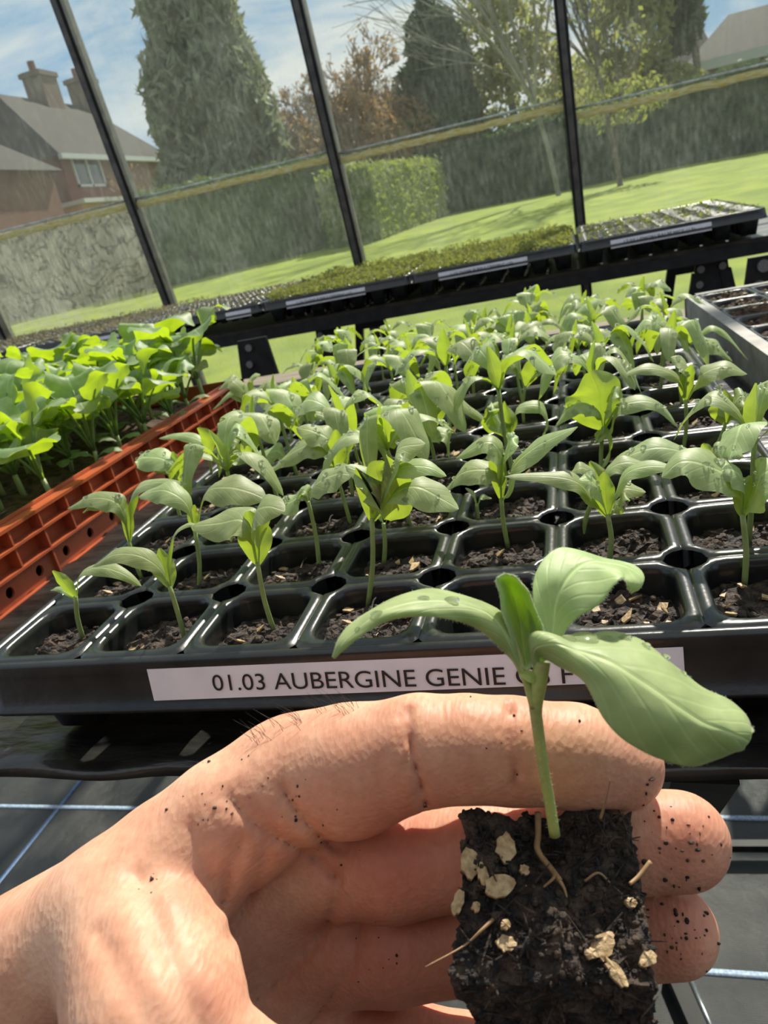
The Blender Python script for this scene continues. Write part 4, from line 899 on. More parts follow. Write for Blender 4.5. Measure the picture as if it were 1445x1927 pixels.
q = np.random.RandomState(3)
for _ in range(400):
    i, j = q.randint(0, 90), q.randint(0, 110); s_ = q.uniform(.001, .004); mb.ball(P[i, j]-KL, (s_, s_, s_*.7), 6, 4)
BSOIL = pmat('brown_compost', (.02, .012, .006), (.12, .065, .03), 120, rough=.85, bump=.8, bscale=300, bdist=.002)
o = mb.build('compost', BSOIL, crate, smooth=False)
# brassica templates
def make_bras(seed):
    q = random.Random(seed); root = empty('brassica_seedling', (0, 0, 0)); h = q.uniform(.012, .024); ln = np.array([q.uniform(-.004, .004), q.uniform(-.004, .004), h])
    mb = MB(); mb.tube([(0, 0, -.006), ln*.5, ln], [.0022, .002, .0018], 7); mb.build('stem', BSTEM, root)
    n = q.choice((5, 6, 7)); a = q.uniform(0, 6.28)
    for k in range(n):
        a += 2.4; l = q.uniform(.050, .078)*(1-.05*k); d = np.array([cos(a), sin(a), 0]); el = q.uniform(.6, 1.45)
        w = q.uniform(.026, .040); r = [ln, ln+d*l*.35*cos(el)+np.array([0, 0, l*.42*sin(el)]), ln+d*l*(.62*cos(el)+.05)+np.array([0, 0, l*.75*sin(el)]), ln+d*l*(.85*cos(el)+.14)+np.array([0, 0, l*.95*sin(el)]), ln+d*l*(1.0*cos(el)+.30)+np.array([0, 0, l*q.uniform(.75, .98)*sin(el)])]
        mb = MB(); add_leaf(mb, r, w, (-d[1], d[0], q.uniform(-.5, .5)), 'bras', fold=q.uniform(-.35, .3), wave=.13, lobes=.18, n=30, m=8, seed=seed+k)
        mb.tube(cr_spline(r, 12)[:7], np.linspace(.0014, .0009, 7), 5); mb.build('leaf', BRAS, root)
    if q.random() < .6:
        for s_ in (0, pi):
            d = np.array([cos(a+s_+.8), sin(a+s_+.8), 0]); mb = MB(); add_leaf(mb, [ln*.6, ln*.6+d*.010+[0, 0, .006], ln*.6+d*.020+[0, 0, .007], ln*.6+d*.028+[0, 0, .003]], .016, (-d[1], d[0], 0), 'aub', n=14, m=6); mb.build('seed_leaf', BRAS, root)
    return root
bp_ = [make_bras(300+s_) for s_ in range(8)]; fr = [True]*8; q = random.Random(21); nxb, nyb = 9, 13
for i in range(nxb):
    for j in range(nyb):
        x_ = CX1-.034-i*.044+q.uniform(-.009, .009); y_ = CY0+.03+j*.0435+q.uniform(-.009, .009)
        if not seen((x_, y_, .03), 150): continue
        if i == 0 and j < 7 and q.random() < .3: continue
        k = q.randrange(8); r = bp_[k] if fr[k] else copy_tree(bp_[k]); fr[k] = False
        s_ = q.uniform(.85, 1.2)*(.85 if i == 0 and j < 8 else 1)*(1.10+.002*j); r.location = (x_, y_, -.011); r.scale = (s_,)*3; r.rotation_euler = (0, 0, q.uniform(0, 6.28))
        tag(r, 'young brassica in orange crate, %s row from right side, %s plant from front' % (ORD[i], ORD[j]), 'seedling', 'brassica seedlings packed in the orange crate')

# ================================================================== GREY TRAY at right
gx, gy, gz = .222, .13, -.0535; ga = RD(2.5)
gt = empty('seed_tray', (gx, gy, gz), ga); tag(gt, 'weathered grey rigid seed tray of bare soil cells at far right', 'tray')
GW, GD, GH = .36, .57, .044; mb = MB()
for (a, b_) in (((0, 0), (GW, .012)), ((0, GD-.012), (GW, GD)), ((0, 0), (.012, GD)), ((GW-.012, 0), (GW, GD))): mb.box((a[0], a[1], 0), (b_[0], b_[1], GH))
mb.box((0, 0, 0), (GW, GD, .006)); mb.build('tray_wall', GREY, gt, smooth=False)
im = tray_mesh(6, 10, (GW-.026)/6, (GD-.026)/10, depth=.035, skirt=.006, holes=False, bar_w=.004, NA=32); im.v = [v_+np.array([.013, .013, GH-.001]) for v_ in im.v]
im.build('cell_insert', BLACK, gt)
GS = [soil_mesh(30+k, .0245, .0245, 0, 4, n=16, amp=.006, mats=[BSOIL, CHIP]) for k in range(3)]
for i in range(6):
    for j in range(10):
        o = bpy.data.objects.new('soil', GS[(i*3+j) % 3]); COL.objects.link(o); o.parent = gt; o.location = (.013+(i+.5)*(GW-.026)/6, .013+(j+.5)*(GD-.026)/10, GH-.0035)

# ================================================================== BACK BENCH
BY = 1.63; bb = empty('display_bench', (-.3, 1.95, FZ)); tag(bb, 'back bench on black A-shaped trestle legs along the glass wall', 'bench'); BB = np.array(bb.location)
mb = MB(); mb.beam(np.array((-2.2, BY+.03, -.085))-BB, np.array((1.5, BY+.03, -.085))-BB, .04, .026); mb.build('front_rail', DARKM, bb, smooth=False)
mb = MB(); mb.beam(np.array((-2.2, 2.16, -.085))-BB, np.array((1.5, 2.16, -.085))-BB, .04, .026); mb.build('rear_rail', DARKM, bb, smooth=False)
mb = MB(); mb.box(np.array((-2.2, BY+.02, -.072))-BB, np.array((1.5, 2.2, -.062))-BB); mb.build('top_board', SHEET, bb, smooth=False)
for xt in (-1.62, -.585, .385):
    for yt in (BY+.05, 2.12):
        mb = MB(); a = np.array((xt, yt, -.095)); w_ = .035
        P = [(-w_, 0, 0), (w_, 0, 0), (w_*1.25, 0, -.085), (w_*.35, 0, -.085), (-w_*.35, 0, -.085), (-w_*1.25, 0, -.085)]
        V = [a+np.array(p_)-BB for p_ in P]+[a+np.array(p_)+np.array([0, .006, 0])-BB for p_ in P]; k = 6
        mb.add(V, [tuple(range(k)), tuple(range(2*k-1, k-1, -1))]+[(i, k+i, k+(i+1) % k, (i+1) % k) for i in range(k)]); bk_ = mb.build('leg_bracket', DARKM, bb, smooth=False)
        for dx, dz in ((-.024, -.02), (.024, -.02), (-.028, -.055)):
            mb = MB(); c0 = a+np.array([dx, -.004, dz])-BB; mb.tube([c0, c0+[0, .006, 0]], .0085, 14)
            mb.build('bolt', STEEL, bk_, smooth=False)
        for sg in (-1, 1):
            trestle_leg(a+[sg*.03, .008, -.03], (xt+sg*.16, yt+.01, FZ), bb, BB, .026, .02)
# second stand whose bracket shows at the right edge
st = empty('trestle_stand', (.52, 1.30, FZ)); tag(st, 'black steel trestle with large bolts at the right edge behind the grey tray', 'stand'); SL = np.array(st.location)
a = at(1432, 482, y=1.30); mb = MB(); P = [(-.022, 0, 0), (.05, 0, 0), (.06, 0, -.12), (.028, 0, -.12), (.01, 0, -.08), (-.005, 0, -.12), (-.040, 0, -.12)]
V = [a+np.array(p_)-SL for p_ in P]+[a+np.array(p_)+np.array([0, .008, 0])-SL for p_ in P]; k = 7
mb.add(V, [tuple(range(k)), tuple(range(2*k-1, k-1, -1))]+[(i, k+i, k+(i+1) % k, (i+1) % k) for i in range(k)]); bk_ = mb.build('bracket', DARKM, st, smooth=False)
for dx, dz in ((.004, -.018), (-.004, -.055)):
    c0 = a+np.array([dx, -.006, dz])-SL; mb = MB(); mb.tube([c0, c0+[0, .008, 0]], .0115, 16); mb.build('bolt', STEEL, bk_, smooth=False)
trestle_leg(a+[-.025, .004, -.10], (a[0]-.12, 1.30, FZ), st, SL, .028, .02); trestle_leg(a+[.04, .004, -.10], (a[0]+.14, 1.30, FZ), st, SL, .028, .02)
st2 = empty('trestle_stand', (-.62, 1.30, FZ)); tag(st2, 'black steel trestle with a bracket behind the far end of the orange crate', 'stand'); SL2 = np.array(st2.location)
a = at(462, 640, y=1.30); V = [a+np.array(p_)-SL2 for p_ in P]+[a+np.array(p_)+np.array([0, .008, 0])-SL2 for p_ in P]; mb = MB()
mb.add(V, [tuple(range(k)), tuple(range(2*k-1, k-1, -1))]+[(i, k+i, k+(i+1) % k, (i+1) % k) for i in range(k)]); bk_ = mb.build('bracket', DARKM, st2, smooth=False)
for dx, dz in ((.004, -.018), (-.004, -.055)):
    c0 = a+np.array([dx, -.006, dz])-SL2; mb = MB(); mb.tube([c0, c0+[0, .008, 0]], .008, 16); mb.build('bolt', STEEL, bk_, smooth=False)
trestle_leg(a+[-.025, .004, -.10], (a[0]-.12, 1.30, FZ), st2, SL2, .028, .02); trestle_leg(a+[.04, .004, -.10], (a[0]+.14, 1.30, FZ), st2, SL2, .028, .02)
# trays on the back bench
base_t = tray_mesh(7, 11, .0565, .0535, depth=.055, NA=24, bar_w=.0045); bm_ = base_t.mesh('tray_body', BLACK)
fine_t = tray_mesh(12, 17, .0565*7/12, .0535*11/17, depth=.035, NA=16, bar_w=.0035, holes=False, crn=.005); fm_ = fine_t.mesh('tray_body', BLACK)
def plug_field(nx, ny, px, py, hw, seed):
    mb = MB(); q = np.random.RandomState(seed)
    for i in range(nx):
        for j in range(ny):
            n = 5; u = np.linspace(-1, 1, n); U, V_ = np.meshgrid(u, u, indexing='ij'); P = np.stack([(i+.5)*px+U*px*hw, (j+.5)*py+V_*py*hw, -.006+.003*q.normal(size=U.shape)*.5], -1); mb.grid(P)
    return mb.mesh('soil', SOIL, smooth=False)
sf1 = plug_field(7, 11, .0565, .0535, .40, 1); sf2 = plug_field(12, 17, .0565*7/12, .0535*11/17, .38, 2)
F_THY = foliage_mat('thyme_seedlings', (.14, .16, .05), (.30, .33, .11), (.40, .42, .08), .4, 20)
F_TAN = foliage_mat('dry_tan_seedlings', (.26, .22, .13), (.42, .38, .26), (.35, .30, .15), .35, 20)
def herb_field(n, hmax, mat, nm, sz=.004, seed=0, xr=(0, .395), yr=(0, .588), clump=True):
    q = np.random.RandomState(seed); x_ = q.uniform(*xr, n); y_ = q.uniform(*yr, n); d = np.clip(.6+.9*fbm(np.stack([x_*18, y_*18, np.full(n, seed*1.)], -1), 3, seed), .05, 1); z_ = q.rand(n)*hmax*d
    mb = MB(); V, Fs = quads(np.stack([x_, y_, z_], 1), sz, 1.3); mb.add(V, Fs)
    m_ = n//12
    for k in range(m_):
        p = np.array([x_[k], y_[k], 0]); mb.tube([p-[0, 0, .006], p+[q.normal()*.003, q.normal()*.003, z_[k]+.002]], [.0005, .0003], 3, cap=False)
    return mb.mesh(nm, mat, smooth=False)
hm = [herb_field(9000, .028, F_THY, 'thyme_seedlings', seed=1), herb_field(7000, .026, F_THY, 'thyme_seedlings', seed=2), herb_field(700, .010, F_THY, 'seedlings', seed=3), herb_field(900, .010, F_TAN, 'seedlings', seed=4), herb_field(1600, .018, F_TAN, 'seedlings', seed=5), herb_field(1200, .016, F_TAN, 'seedlings', seed=6)]
specs = [(-.3235, 'base', 1, 'thyme', '11.03 THYME PURPLE CREEPING (10)', 'black cell tray of creeping thyme seedlings just right of the middle glazing bar'),
         (-.7375, 'base', 0, 'thyme', '11.03 THYME PURPLE CREEPING (10)', 'black cell tray of dense creeping thyme seedlings in front of the middle glazing bar'),
         (.0905, 'base', 2, 'seedlings', '17.03 LEMON BALM MCS (13)', 'black cell tray nearly bare of growth, rightmost tray of the back bench'),
         (-1.1515, 'fine', 3, 'seedlings', '', 'fine-celled black tray left of the dense thyme tray on the back bench'),
         (-1.5655, 'fine', 4, 'seedlings', '', 'fine-celled black tray of tan sprouts near the left glazing bar'),
         (-1.9795, 'fine', 5, 'seedlings', '', 'leftmost fine-celled black tray on the back bench')]
for (x_, kind, hi, hn, txt, lb) in specs:
    dx = .005; tz = .0
    r = empty('cell_tray', (x_+.2, BY+.31, -.056)); tag(r, lb, 'tray', 'plug trays on the back bench'); O = np.array([x_+dx, BY+.011, tz])-np.array(r.location)
    o = bpy.data.objects.new('tray_body', bm_ if kind == 'base' else fm_); COL.objects.link(o); o.parent = r; o.location = O
    o = bpy.data.objects.new('soil', sf1 if kind == 'base' else sf2); COL.objects.link(o); o.parent = r; o.location = O; tag(o, kind='stuff')
    o = bpy.data.objects.new(hm[hi].name.split('.')[0], hm[hi]); COL.objects.link(o); o.parent = r; o.location = O; tag(o, kind='stuff')
    yo = O[1]-.0052; lw = (.065, .285) if txt else (.30, .375); mb = MB()
    A, B, C_, D = [np.array(p_) for p_ in ((O[0]+lw[0], yo-.0040, O[2]-.0265), (O[0]+lw[1], yo-.0040, O[2]-.0265), (O[0]+lw[1], yo-.0014, O[2]-.0085), (O[0]+lw[0], yo-.0014, O[2]-.0085))]
    mb.hexa(np.array([A+[0, .0004, 0], B+[0, .0004, 0], C_+[0, .0004, 0], D+[0, .0004, 0], A, B, C_, D])); lo = mb.build('label', LABEL, r, smooth=False)
    if txt:
        text_mesh(txt, 'lettering', INK, lo, A+np.array([.03, -.0010, .0055]), (1, 0, 0), (0, .142, .99), .155, .0085)

# ================================================================== HELD SEEDLING PLUG
def cs2w(P):
    """camera frame centimetres (right, down, forward) to world metres"""
    return CP+(np.asarray(P, float)*.01)@RC
def pc(px, py, d): return np.array([(px-722.5)/F*d, (py-963.5)/F*d, d])
hp = cs2w(pc(1040, 1700, 15.4)); hero = empty('held_seedling_plug', hp); tag(hero, 'aubergine seedling with its square soil plug held in the hand', 'seedling')
cn = dict(tbl=pc(858, 1512, 16.5), tbr=pc(1196, 1508, 16.5), tfr=pc(1236, 1852, 14.2), tfl=pc(840, 1852, 14.2), bfl=pc(1010, 2040, 15.6), bfr=pc(1196, 2040, 15.6), bbr=pc(1160, 1905, 18.0), bbl=pc(960, 1905, 18.0))
cn = {k: cs2w(v_) for k, v_ in cn.items()}
nG = 64; faces = [('tfl', 'tfr', 'tbr', 'tbl'), ('bfl', 'bfr', 'tfr', 'tfl'), ('bfr', 'bbr', 'tbr', 'tfr'), ('bbl', 'bfl', 'tfl', 'tbl'), ('bbr', 'bbl', 'tbl', 'tbr'), ('bbl', 'bbr', 'bfr', 'bfl')]
ctr = sum(cn.values())/8; mb = MB(); u = np.linspace(0, 1, nG)
def plug_point(P):
    # round the block a little, then crumble it
    d = P-ctr; Q = ctr+d*(1-.0)
    return Q
topn = np.cross(cn['tfr']-cn['tfl'], cn['tbl']-cn['tfl']); topn /= np.linalg.norm(topn)
stem_foot = cs2w(pc(1043, 1560, 15.55))
def plug_surf(P):
    P = P.copy(); d = P-ctr; c_half = .021
    r = np.linalg.norm(d, axis=-1, keepdims=True); P = ctr+d*(1-.07*np.clip((r-.022)/.012, 0, 1)**1.5)
    dn = d/(r+1e-9); f1 = fbm(P*130, 4, 2); f2 = fbm(P*420, 3, 5); top = np.clip((d@topn-.004)/.014, 0, 1)
    P = P+dn*(.0030*f1+.0022*f2*1.2)[..., None]
    # hollow around the stem, shoulders left and right at the rear
    ds = np.linalg.norm((P-stem_foot)-((P-stem_foot)@topn)[..., None]*topn, axis=-1); P = P-topn*(.0055*np.exp(-(ds/.006)**2)*top)[..., None]
    P = P+topn*(top*.0042*fbm(P*75, 2, 11))[..., None]
    return P
for f_ in faces:
    A, B, C_, D = [cn[k] for k in f_]; U, V_ = np.meshgrid(u, u, indexing='ij'); U = U[..., None]; V_ = V_[..., None]
    P = A*(1-U)*(1-V_)+B*U*(1-V_)+C_*U*V_+D*(1-U)*V_; mb.grid(plug_surf(P)-hp)
q = np.random.RandomState(9)
def surfpt(u_, v_, face=0):
    A, B, C_, D = [cn[k] for k in faces[face]]; P = A*(1-u_)*(1-v_)+B*u_*(1-v_)+C_*u_*v_+D*(1-u_)*v_; return plug_surf(P[None])[0]
for _ in range(1500):
    fc = q.choice([0, 0, 0, 1, 2, 3]); p_ = surfpt(q.rand(), q.rand(), fc)-hp; s_ = q.uniform(.0002, .0008); mb.ball(p_, s_*q.uniform(.4, 1.8, 3), 6, 4)
for _ in range(160):
    fc = q.choice([0, 0, 1]); p_ = surfpt(q.uniform(.05, .95), q.uniform(.05, .95), fc)-hp; d = q.normal(size=3)*.0022; mb.tube([p_-d, p_+topn*.0008, p_+d], [.00015, .0003, .0001], 4)
plug = mb.build('root_plug', PLUG, hero, smooth=False)
def face_uv(px, py, d0=15.3):
    """where the sight line meets the plug's top face"""
    A, B, C_, D = [cn[k] for k in faces[0]]; r = ray(px, py); Pn = CP+r*(((A-CP)@topn)/(r@topn)); ex = B-A; ey = D-A; return Pn
def surf_near(px, py):
    Pn = face_uv(px, py); return plug_surf(Pn[None])[0]+topn*.0006
chips = [((860, 1608), .0034, .0020, 100, 0), ((949, 1598), .0035, .0023, 85, 1), ((899, 1644), .0022, .0012, 100, 2), ((938, 1676), .0034, .0025, 25, 3), ((840, 1690), .0028, .0012, 75, 4), ((985, 1641), .0011, .0011, 0, 5), ((941, 1778), .002, .0016, 0, 6), ((1137, 1780), .0032, .0022, 40, 7), ((1222, 1805), .002, .0014, 30, 8), ((1160, 1835), .0030, .0014, 120, 9), ((945, 1745), .0012, .001, 0, 10), ((1110, 1798), .0014, .001, 0, 11), ((885, 1705), .001, .001, 0, 12), ((1190, 1695), .0014, .001, 0, 13), ((1150, 1760), .0011, .001, 0, 14)]
sxv = (cn['tfr']-cn['tfl']); sxv /= np.linalg.norm(sxv); syv = np.cross(topn, sxv)
for (pxy, a, b_, ang, sd_) in chips:
    qq = np.random.RandomState(sd_+50); c0 = surf_near(*pxy)-hp; k = 17; th = np.linspace(0, 2*pi, k, endpoint=False); r = (.72+.38*qq.rand(k)); ca, sa = cos(RD(ang)), sin(RD(ang))
    ex = sxv*ca+syv*sa; ey = -sxv*sa+syv*ca; T = np.array([c0+ex*a*r[i]*cos(th[i])+ey*b_*r[i]*sin(th[i])+topn*(.0012+.0003*qq.rand()) for i in range(k)]); Bm = T-topn*.0011; m_ = MB()
    m_.add(np.vstack([T, [T.mean(0)+topn*.0003], Bm]), [(i, (i+1) % k, k) for i in range(k)]+[(i, k+1+i, k+1+(i+1) % k, (i+1) % k) for i in range(k)]); m_.build('vermiculite_flake', CHIP, hero, smooth=False)
ROOT = pmat('pale_brown_root', (.22, .12, .05), (.38, .24, .11), 200, rough=.6)
def rootlet(pts, r0, r1, lift=.0012, nm='root'):
    P = []
    for p_ in pts:
        P.append((surf_near(p_[0], p_[1]) if len(p_) == 2 else cs2w(pc(*p_)))+topn*lift-hp)
    m_ = MB(); m_.tube(cr_spline(P, 16), np.linspace(r0, r1, 16), 6); m_.build(nm, ROOT, hero)
rootlet([(1008, 1512), (1015, 1560), (1016, 1600), (1038, 1640), (1052, 1660)], .00075, .0006, .0022); rootlet([(1038, 1640), (1042, 1662), (1022, 1688)], .0005, .0002, .002); rootlet([(1048, 1655), (1058, 1672), (1062, 1695)], .0005, .00015, .002)
rootlet([(1186, 1662), (1205, 1645), (1224, 1622)], .0004, .0006, .0025); rootlet([(912, 1728), (898, 1755), (860, 1782), (800, 1822, 14.0)], .00045, .0001, .0012); rootlet([(1098, 1662), (1120, 1654), (1150, 1655)], .0003, .0002)
rootlet([(1130, 1540, 15.6), (1140, 1505, 15.5), (1148, 1468, 15.4)], .00035, .0001, 0)
# stem
def hpts(L_): return [cs2w(pc(*p_))-hp for p_ in L_]
m_ = MB(); P = cr_spline(hpts([(1044, 1572, 15.5), (1034, 1510, 15.35), (1022, 1440, 15.2), (1012, 1370, 15.1), (1008, 1330, 15.05), (1014, 1285, 15.0), (1020, 1245, 15.0)]), 26); m_.tube(P, np.interp(np.linspace(0, 1, 26), [0, .3, .6, .8, 1], [.00115, .00112, .00122, .00165, .0017]), 14)
HSTEM = pmat('hairy_green_stem', (.40, .46, .12), (.30, .30, .11), 90, rough=.5, bump=.25, bscale=900)
stem = m_.build('stem', HSTEM, hero)
q = np.random.RandomState(2); hm_ = MB()
for _ in range(420):
    i = q.randint(0, 25); p_ = P[i]+(P[min(i+1, 25)]-P[i])*q.rand(); d = q.normal(size=3); d /= np.linalg.norm(d); r0 = .0011; hm_.tube([p_+d*r0, p_+d*(r0+q.uniform(.0003, .0007))], [.00003, .00001], 3, cap=False)
HAIRW = pmat('white_plant_hairs', (.75, .8, .65), rough=.6)
tag(hm_.build('fine_hairs', HAIRW, stem), kind='stuff')
def loft(rows, nm, mat, n=34, m=16, bow=.0, petiole=None, wav=.0, thick=.00045, seed=0):
    """leaf from cross rows: each row is (edge A, middle, edge B) with pixel x, y and distance"""
    A = cr_spline([cs2w(pc(*r[0]))-hp for r in rows], n); M_ = cr_spline([cs2w(pc(*r[1]))-hp for r in rows], n); B = cr_spline([cs2w(pc(*r[2]))-hp for r in rows], n)
    G = np.zeros((n, m+1, 3))
    for j in range(m+1):
        v = j/m; la, lm, lb = (1-v)*(1-2*v), 4*v*(1-v), v*(2*v-1); G[:, j] = A*la+M_*lm+B*lb
    nn = np.cross(np.gradient(G, axis=0), np.gradient(G, axis=1)); nn /= np.linalg.norm(nn, axis=-1, keepdims=True)+1e-12
    tt = np.linspace(0, 1, n)[:, None]; vv = np.linspace(-1, 1, m+1)[None]
    hgt = wav*(np.sin(tt*22+abs(vv)*4+seed)*.5*(abs(vv)**1.0)+fbm(G*300, 2, seed)*.8)
    G = G+nn*hgt[..., None]; uv = np.stack(np.meshgrid(np.linspace(0, 1, n), np.linspace(0, 1, m+1), indexing='ij'), -1)
    m_ = MB(); m_.grid(G, uv); o = m_.build(nm, mat, hero); sm = o.modifiers.new('thickness', 'SOLIDIFY'); sm.thickness = thick; sm.offset = 0
    sb = o.modifiers.new('smooth', 'SUBSURF'); sb.levels = 1; sb.render_levels = 1
    # marginal fuzz
    q = np.random.RandomState(seed+5); f = MB()
    for _ in range(500):
        e_ = 0 if q.rand() < .5 else m; i = q.randint(0, n-1); p_ = G[i, e_]+(G[i+1, e_]-G[i, e_])*q.rand(); out = G[i, e_]-G[i, 1 if e_ == 0 else m-1]; out /= np.linalg.norm(out)+1e-9
        d = out+q.normal(size=3)*.5; d /= np.linalg.norm(d); f.tube([p_, p_+d*q.uniform(.0002, .0006)], [.00003, .00001], 3, cap=False)
    tag(f.build('fine_hairs', HAIRW, o), kind='stuff')
    return o, G
def R3(a, m_, b_): return (a, m_, b_)
# A: long leaf arching to the left
lA, GA = loft([R3((994,1300,15.1),(1000,1304,15.0),(1006,1308,15.05)), R3((970,1255,15.1),(977,1250,15.0),(984,1246,15.05)), R3((950,1228,15.1),(958,1212,15.0),(966,1198,15.15)),
   R3((928,1206,15.0),(940,1178,14.95),(951,1163,15.4)), R3((893,1182,14.8),(906,1150,14.9),(918,1135,15.7)), R3((840,1164,14.6),(838,1135,14.8),(842,1112,15.8)), R3((790,1158,14.4),(783,1136,14.6),(780,1112,15.6)),
   R3((735,1168,14.3),(722,1150,14.4),(712,1138,15.2)), R3((690,1190,14.2),(680,1178,14.3),(668,1168,14.7)), R3((654,1215,14.2),(648,1208,14.2),(640,1202,14.4)), R3((629,1240,14.2),(627,1239,14.2),(625,1237,14.2))], 'leaf', HERO, wav=.0005, seed=1)
# B: upright folded young leaf
loft([R3((985,1255,15.0),(992,1262,14.9),(1000,1255,15.0)), R3((962,1205,15.0),(985,1222,15.5),(1018,1205,15.0)), R3((948,1160,14.9),(978,1172,15.9),(1022,1185,15.0)), R3((940,1120,14.9),(970,1130,15.9),(1010,1150,15.0)),
   R3((935,1092,14.9),(962,1100,15.6),(995,1115,15.0)), R3((944,1081,15.0),(960,1084,15.2),(978,1092,15.1)), R3((955,1080,15.1),(958,1081,15.1),(962,1082,15.1))], 'leaf', HERO, wav=.0003, seed=2)
# C: broad leaf rising right and curling over at its tip
loft([R3((1018,1250,15.1),(1026,1240,15.2),(1034,1232,15.2)), R3((1012,1180,15.4),(1040,1190,15.4),(1062,1188,15.3)), R3((1002,1130,15.6),(1045,1140,15.5),(1085,1165,15.2)), R3((1006,1080,15.9),(1060,1100,15.6),(1110,1148,15.1)),
   R3((1030,1043,16.3),(1085,1070,15.8),(1136,1128,15.0)), R3((1065,1032,16.6),(1115,1058,15.9),(1160,1100,15.0)), R3((1110,1040,16.7),(1150,1062,15.9),(1172,1088,15.1)), R3((1160,1056,16.6),(1178,1069,15.9),(1172,1092,15.2)),
   R3((1196,1068,16.3),(1200,1082,15.8),(1178,1100,15.2)), R3((1211,1084,16.0),(1206,1098,15.7),(1184,1110,15.3)), R3((1204,1106,15.8),(1197,1112,15.6),(1188,1116,15.5))], 'leaf', HERO, wav=.0006, seed=3)
# D: largest leaf reaching right towards the viewer
lD, GD_ = loft([R3((1004,1262,15.0),(1012,1268,15.0),(1020,1262,15.0)), R3((996,1208,14.9),(1004,1222,14.8),(1030,1240,14.9)), R3((1012,1190,15.0),(1040,1212,14.5),(1072,1262,14.5)), R3((1070,1204,15.3),(1085,1225,14.3),(1098,1288,14.1)),
   R3((1128,1190,15.4),(1145,1245,14.0),(1128,1338,13.8)), R3((1200,1202,15.2),(1205,1282,13.7),(1165,1385,13.6)), R3((1275,1255,14.8),(1265,1325,13.5),(1215,1420,13.5)), R3((1335,1300,14.5),(1320,1360,13.4),(1262,1436,13.6)),
   R3((1378,1326,14.3),(1362,1376,13.4),(1312,1438,13.8)), R3((1410,1352,14.1),(1396,1388,13.5),(1356,1428,13.9)), R3((1416,1368,14.0),(1408,1394,13.7),(1380,1416,13.9)), R3((1416,1378,13.9),(1410,1392,13.8),(1398,1406,13.9))], 'leaf', HERO, wav=.0007, seed=4, n=44, m=20)
m_ = MB(); add_leaf(m_, hpts([(1008, 1285, 14.9), (995, 1272, 14.8), (976, 1268, 14.75)]), .0022, RC[1]*1.0, 'narrow', fold=-.3, n=10, m=4); m_.build('leaf', HERO, hero)
m_ = MB(); m_.tube(cr_spline(hpts([(1004, 1332, 15.0), (996, 1304, 15.0), (980, 1245, 15.05), (962, 1195, 15.2), (945, 1165, 15.25)]), 14), np.linspace(.0008, .0007, 14), 10); m_.build('petiole', HSTEM, hero)
dm = MB(); q = random.Random(5)
for (G, spots) in ((GD_, [(13, 4, .0030), (11, 5, .0016), (16, 3, .0013), (18, 2, .0012), (20, 2, .001), (22, 1, .0011), (24, 1, .0008)]), (GA, [(24, 8, .0012), (16, 9, .0016), (19, 10, .0013), (27, 8, .0006)])):
    for (i, j, s_) in spots: dm.ball(G[i, j]+np.array([0, 0, .0002]), (s_*1.1, s_, s_*.38), 12, 8)
tag(dm.build('water_droplets', WATER, hero), kind='stuff')

# ================================================================== HAND
def sdf_capsule(P, a, b_, ra, rb):
    ab = b_-a; t_ = np.clip(((P-a)@ab)/(ab@ab), 0, 1); return np.linalg.norm(P-a-t_[..., None]*ab, axis=-1)-(ra+(rb-ra)*t_)
def smin(a, b_, k):
    h = np.clip(.5+.5*(b_-a)/k, 0, 1); return b_*(1-h)+a*h-k*h*(1-h)
def chain(P, pts, k=.35):
    d = None
    for (p, r), (p2, r2) in zip(pts, pts[1:]):
        c_ = sdf_capsule(P, pc(*p), pc(*p2), r, r2); d = c_ if d is None else smin(d, c_, k)
    return d
FING = dict(
 index=[((540, 1475, 18.0), 1.45), ((660, 1448, 17.6), 1.50), ((790, 1412, 17.1), 1.24), ((880, 1408, 16.95), 1.17), ((965, 1412, 16.9), 1.17), ((1080, 1422, 16.9), 1.13), ((1168, 1442, 17.0), .96)],
 middle=[((560, 1640, 19.2), 1.27), ((740, 1632, 18.5), 1.24), ((900, 1606, 18.1), 1.20), ((1060, 1590, 17.9), 1.18), ((1170, 1582, 17.5), 1.16), ((1278, 1582, 17.2), 1.12)],
 ring=[((560, 1800, 19.8), 1.3), ((740, 1790, 19.1), 1.22), ((900, 1770, 18.9), 1.18), ((1060, 1758, 18.5), 1.14), ((1160, 1754, 17.9), 1.10), ((1265, 1752, 17.4), 1.03)],
 little=[((560, 1960, 20.0), 1.15), ((740, 1960, 19.6), 1.05), ((880, 1990, 19.4), .98), ((980, 2030, 19.0), .92), ((1060, 2060, 18.6), .85)])
PALM = [[((-60, 1960, 17.0), 2.3), ((330, 1640, 17.6), 1.60), ((540, 1480, 18.0), 1.42)],
        [((60, 1990, 18.0), 2.2), ((380, 1760, 19.2), 1.7), ((600, 1645, 19.8), 1.3)],
        [((100, 2080, 18.5), 2.0), ((400, 1900, 19.6), 1.6), ((600, 1800, 20.0), 1.3)],
        [((150, 2200, 18.5), 1.8), ((400, 2060, 19.6), 1.5), ((600, 1960, 20.0), 1.2)]]
THUMB = [((60, 1850, 16.8), 2.0), ((225, 1725, 16.3), 1.55), ((285, 1830, 15.0), 1.62), ((300, 1930, 14.0), 1.55), ((420, 2060, 13.6), 1.15), ((620, 2085, 13.9), 1.0), ((800, 2040, 14.3), .95)]
ARM = [((-60, 1990, 17.3), 2.5), ((-330, 2250, 17.2), 2.7), ((-900, 2700, 17.0), 3.3), ((-1300, 3000, 17.0), 3.6)]
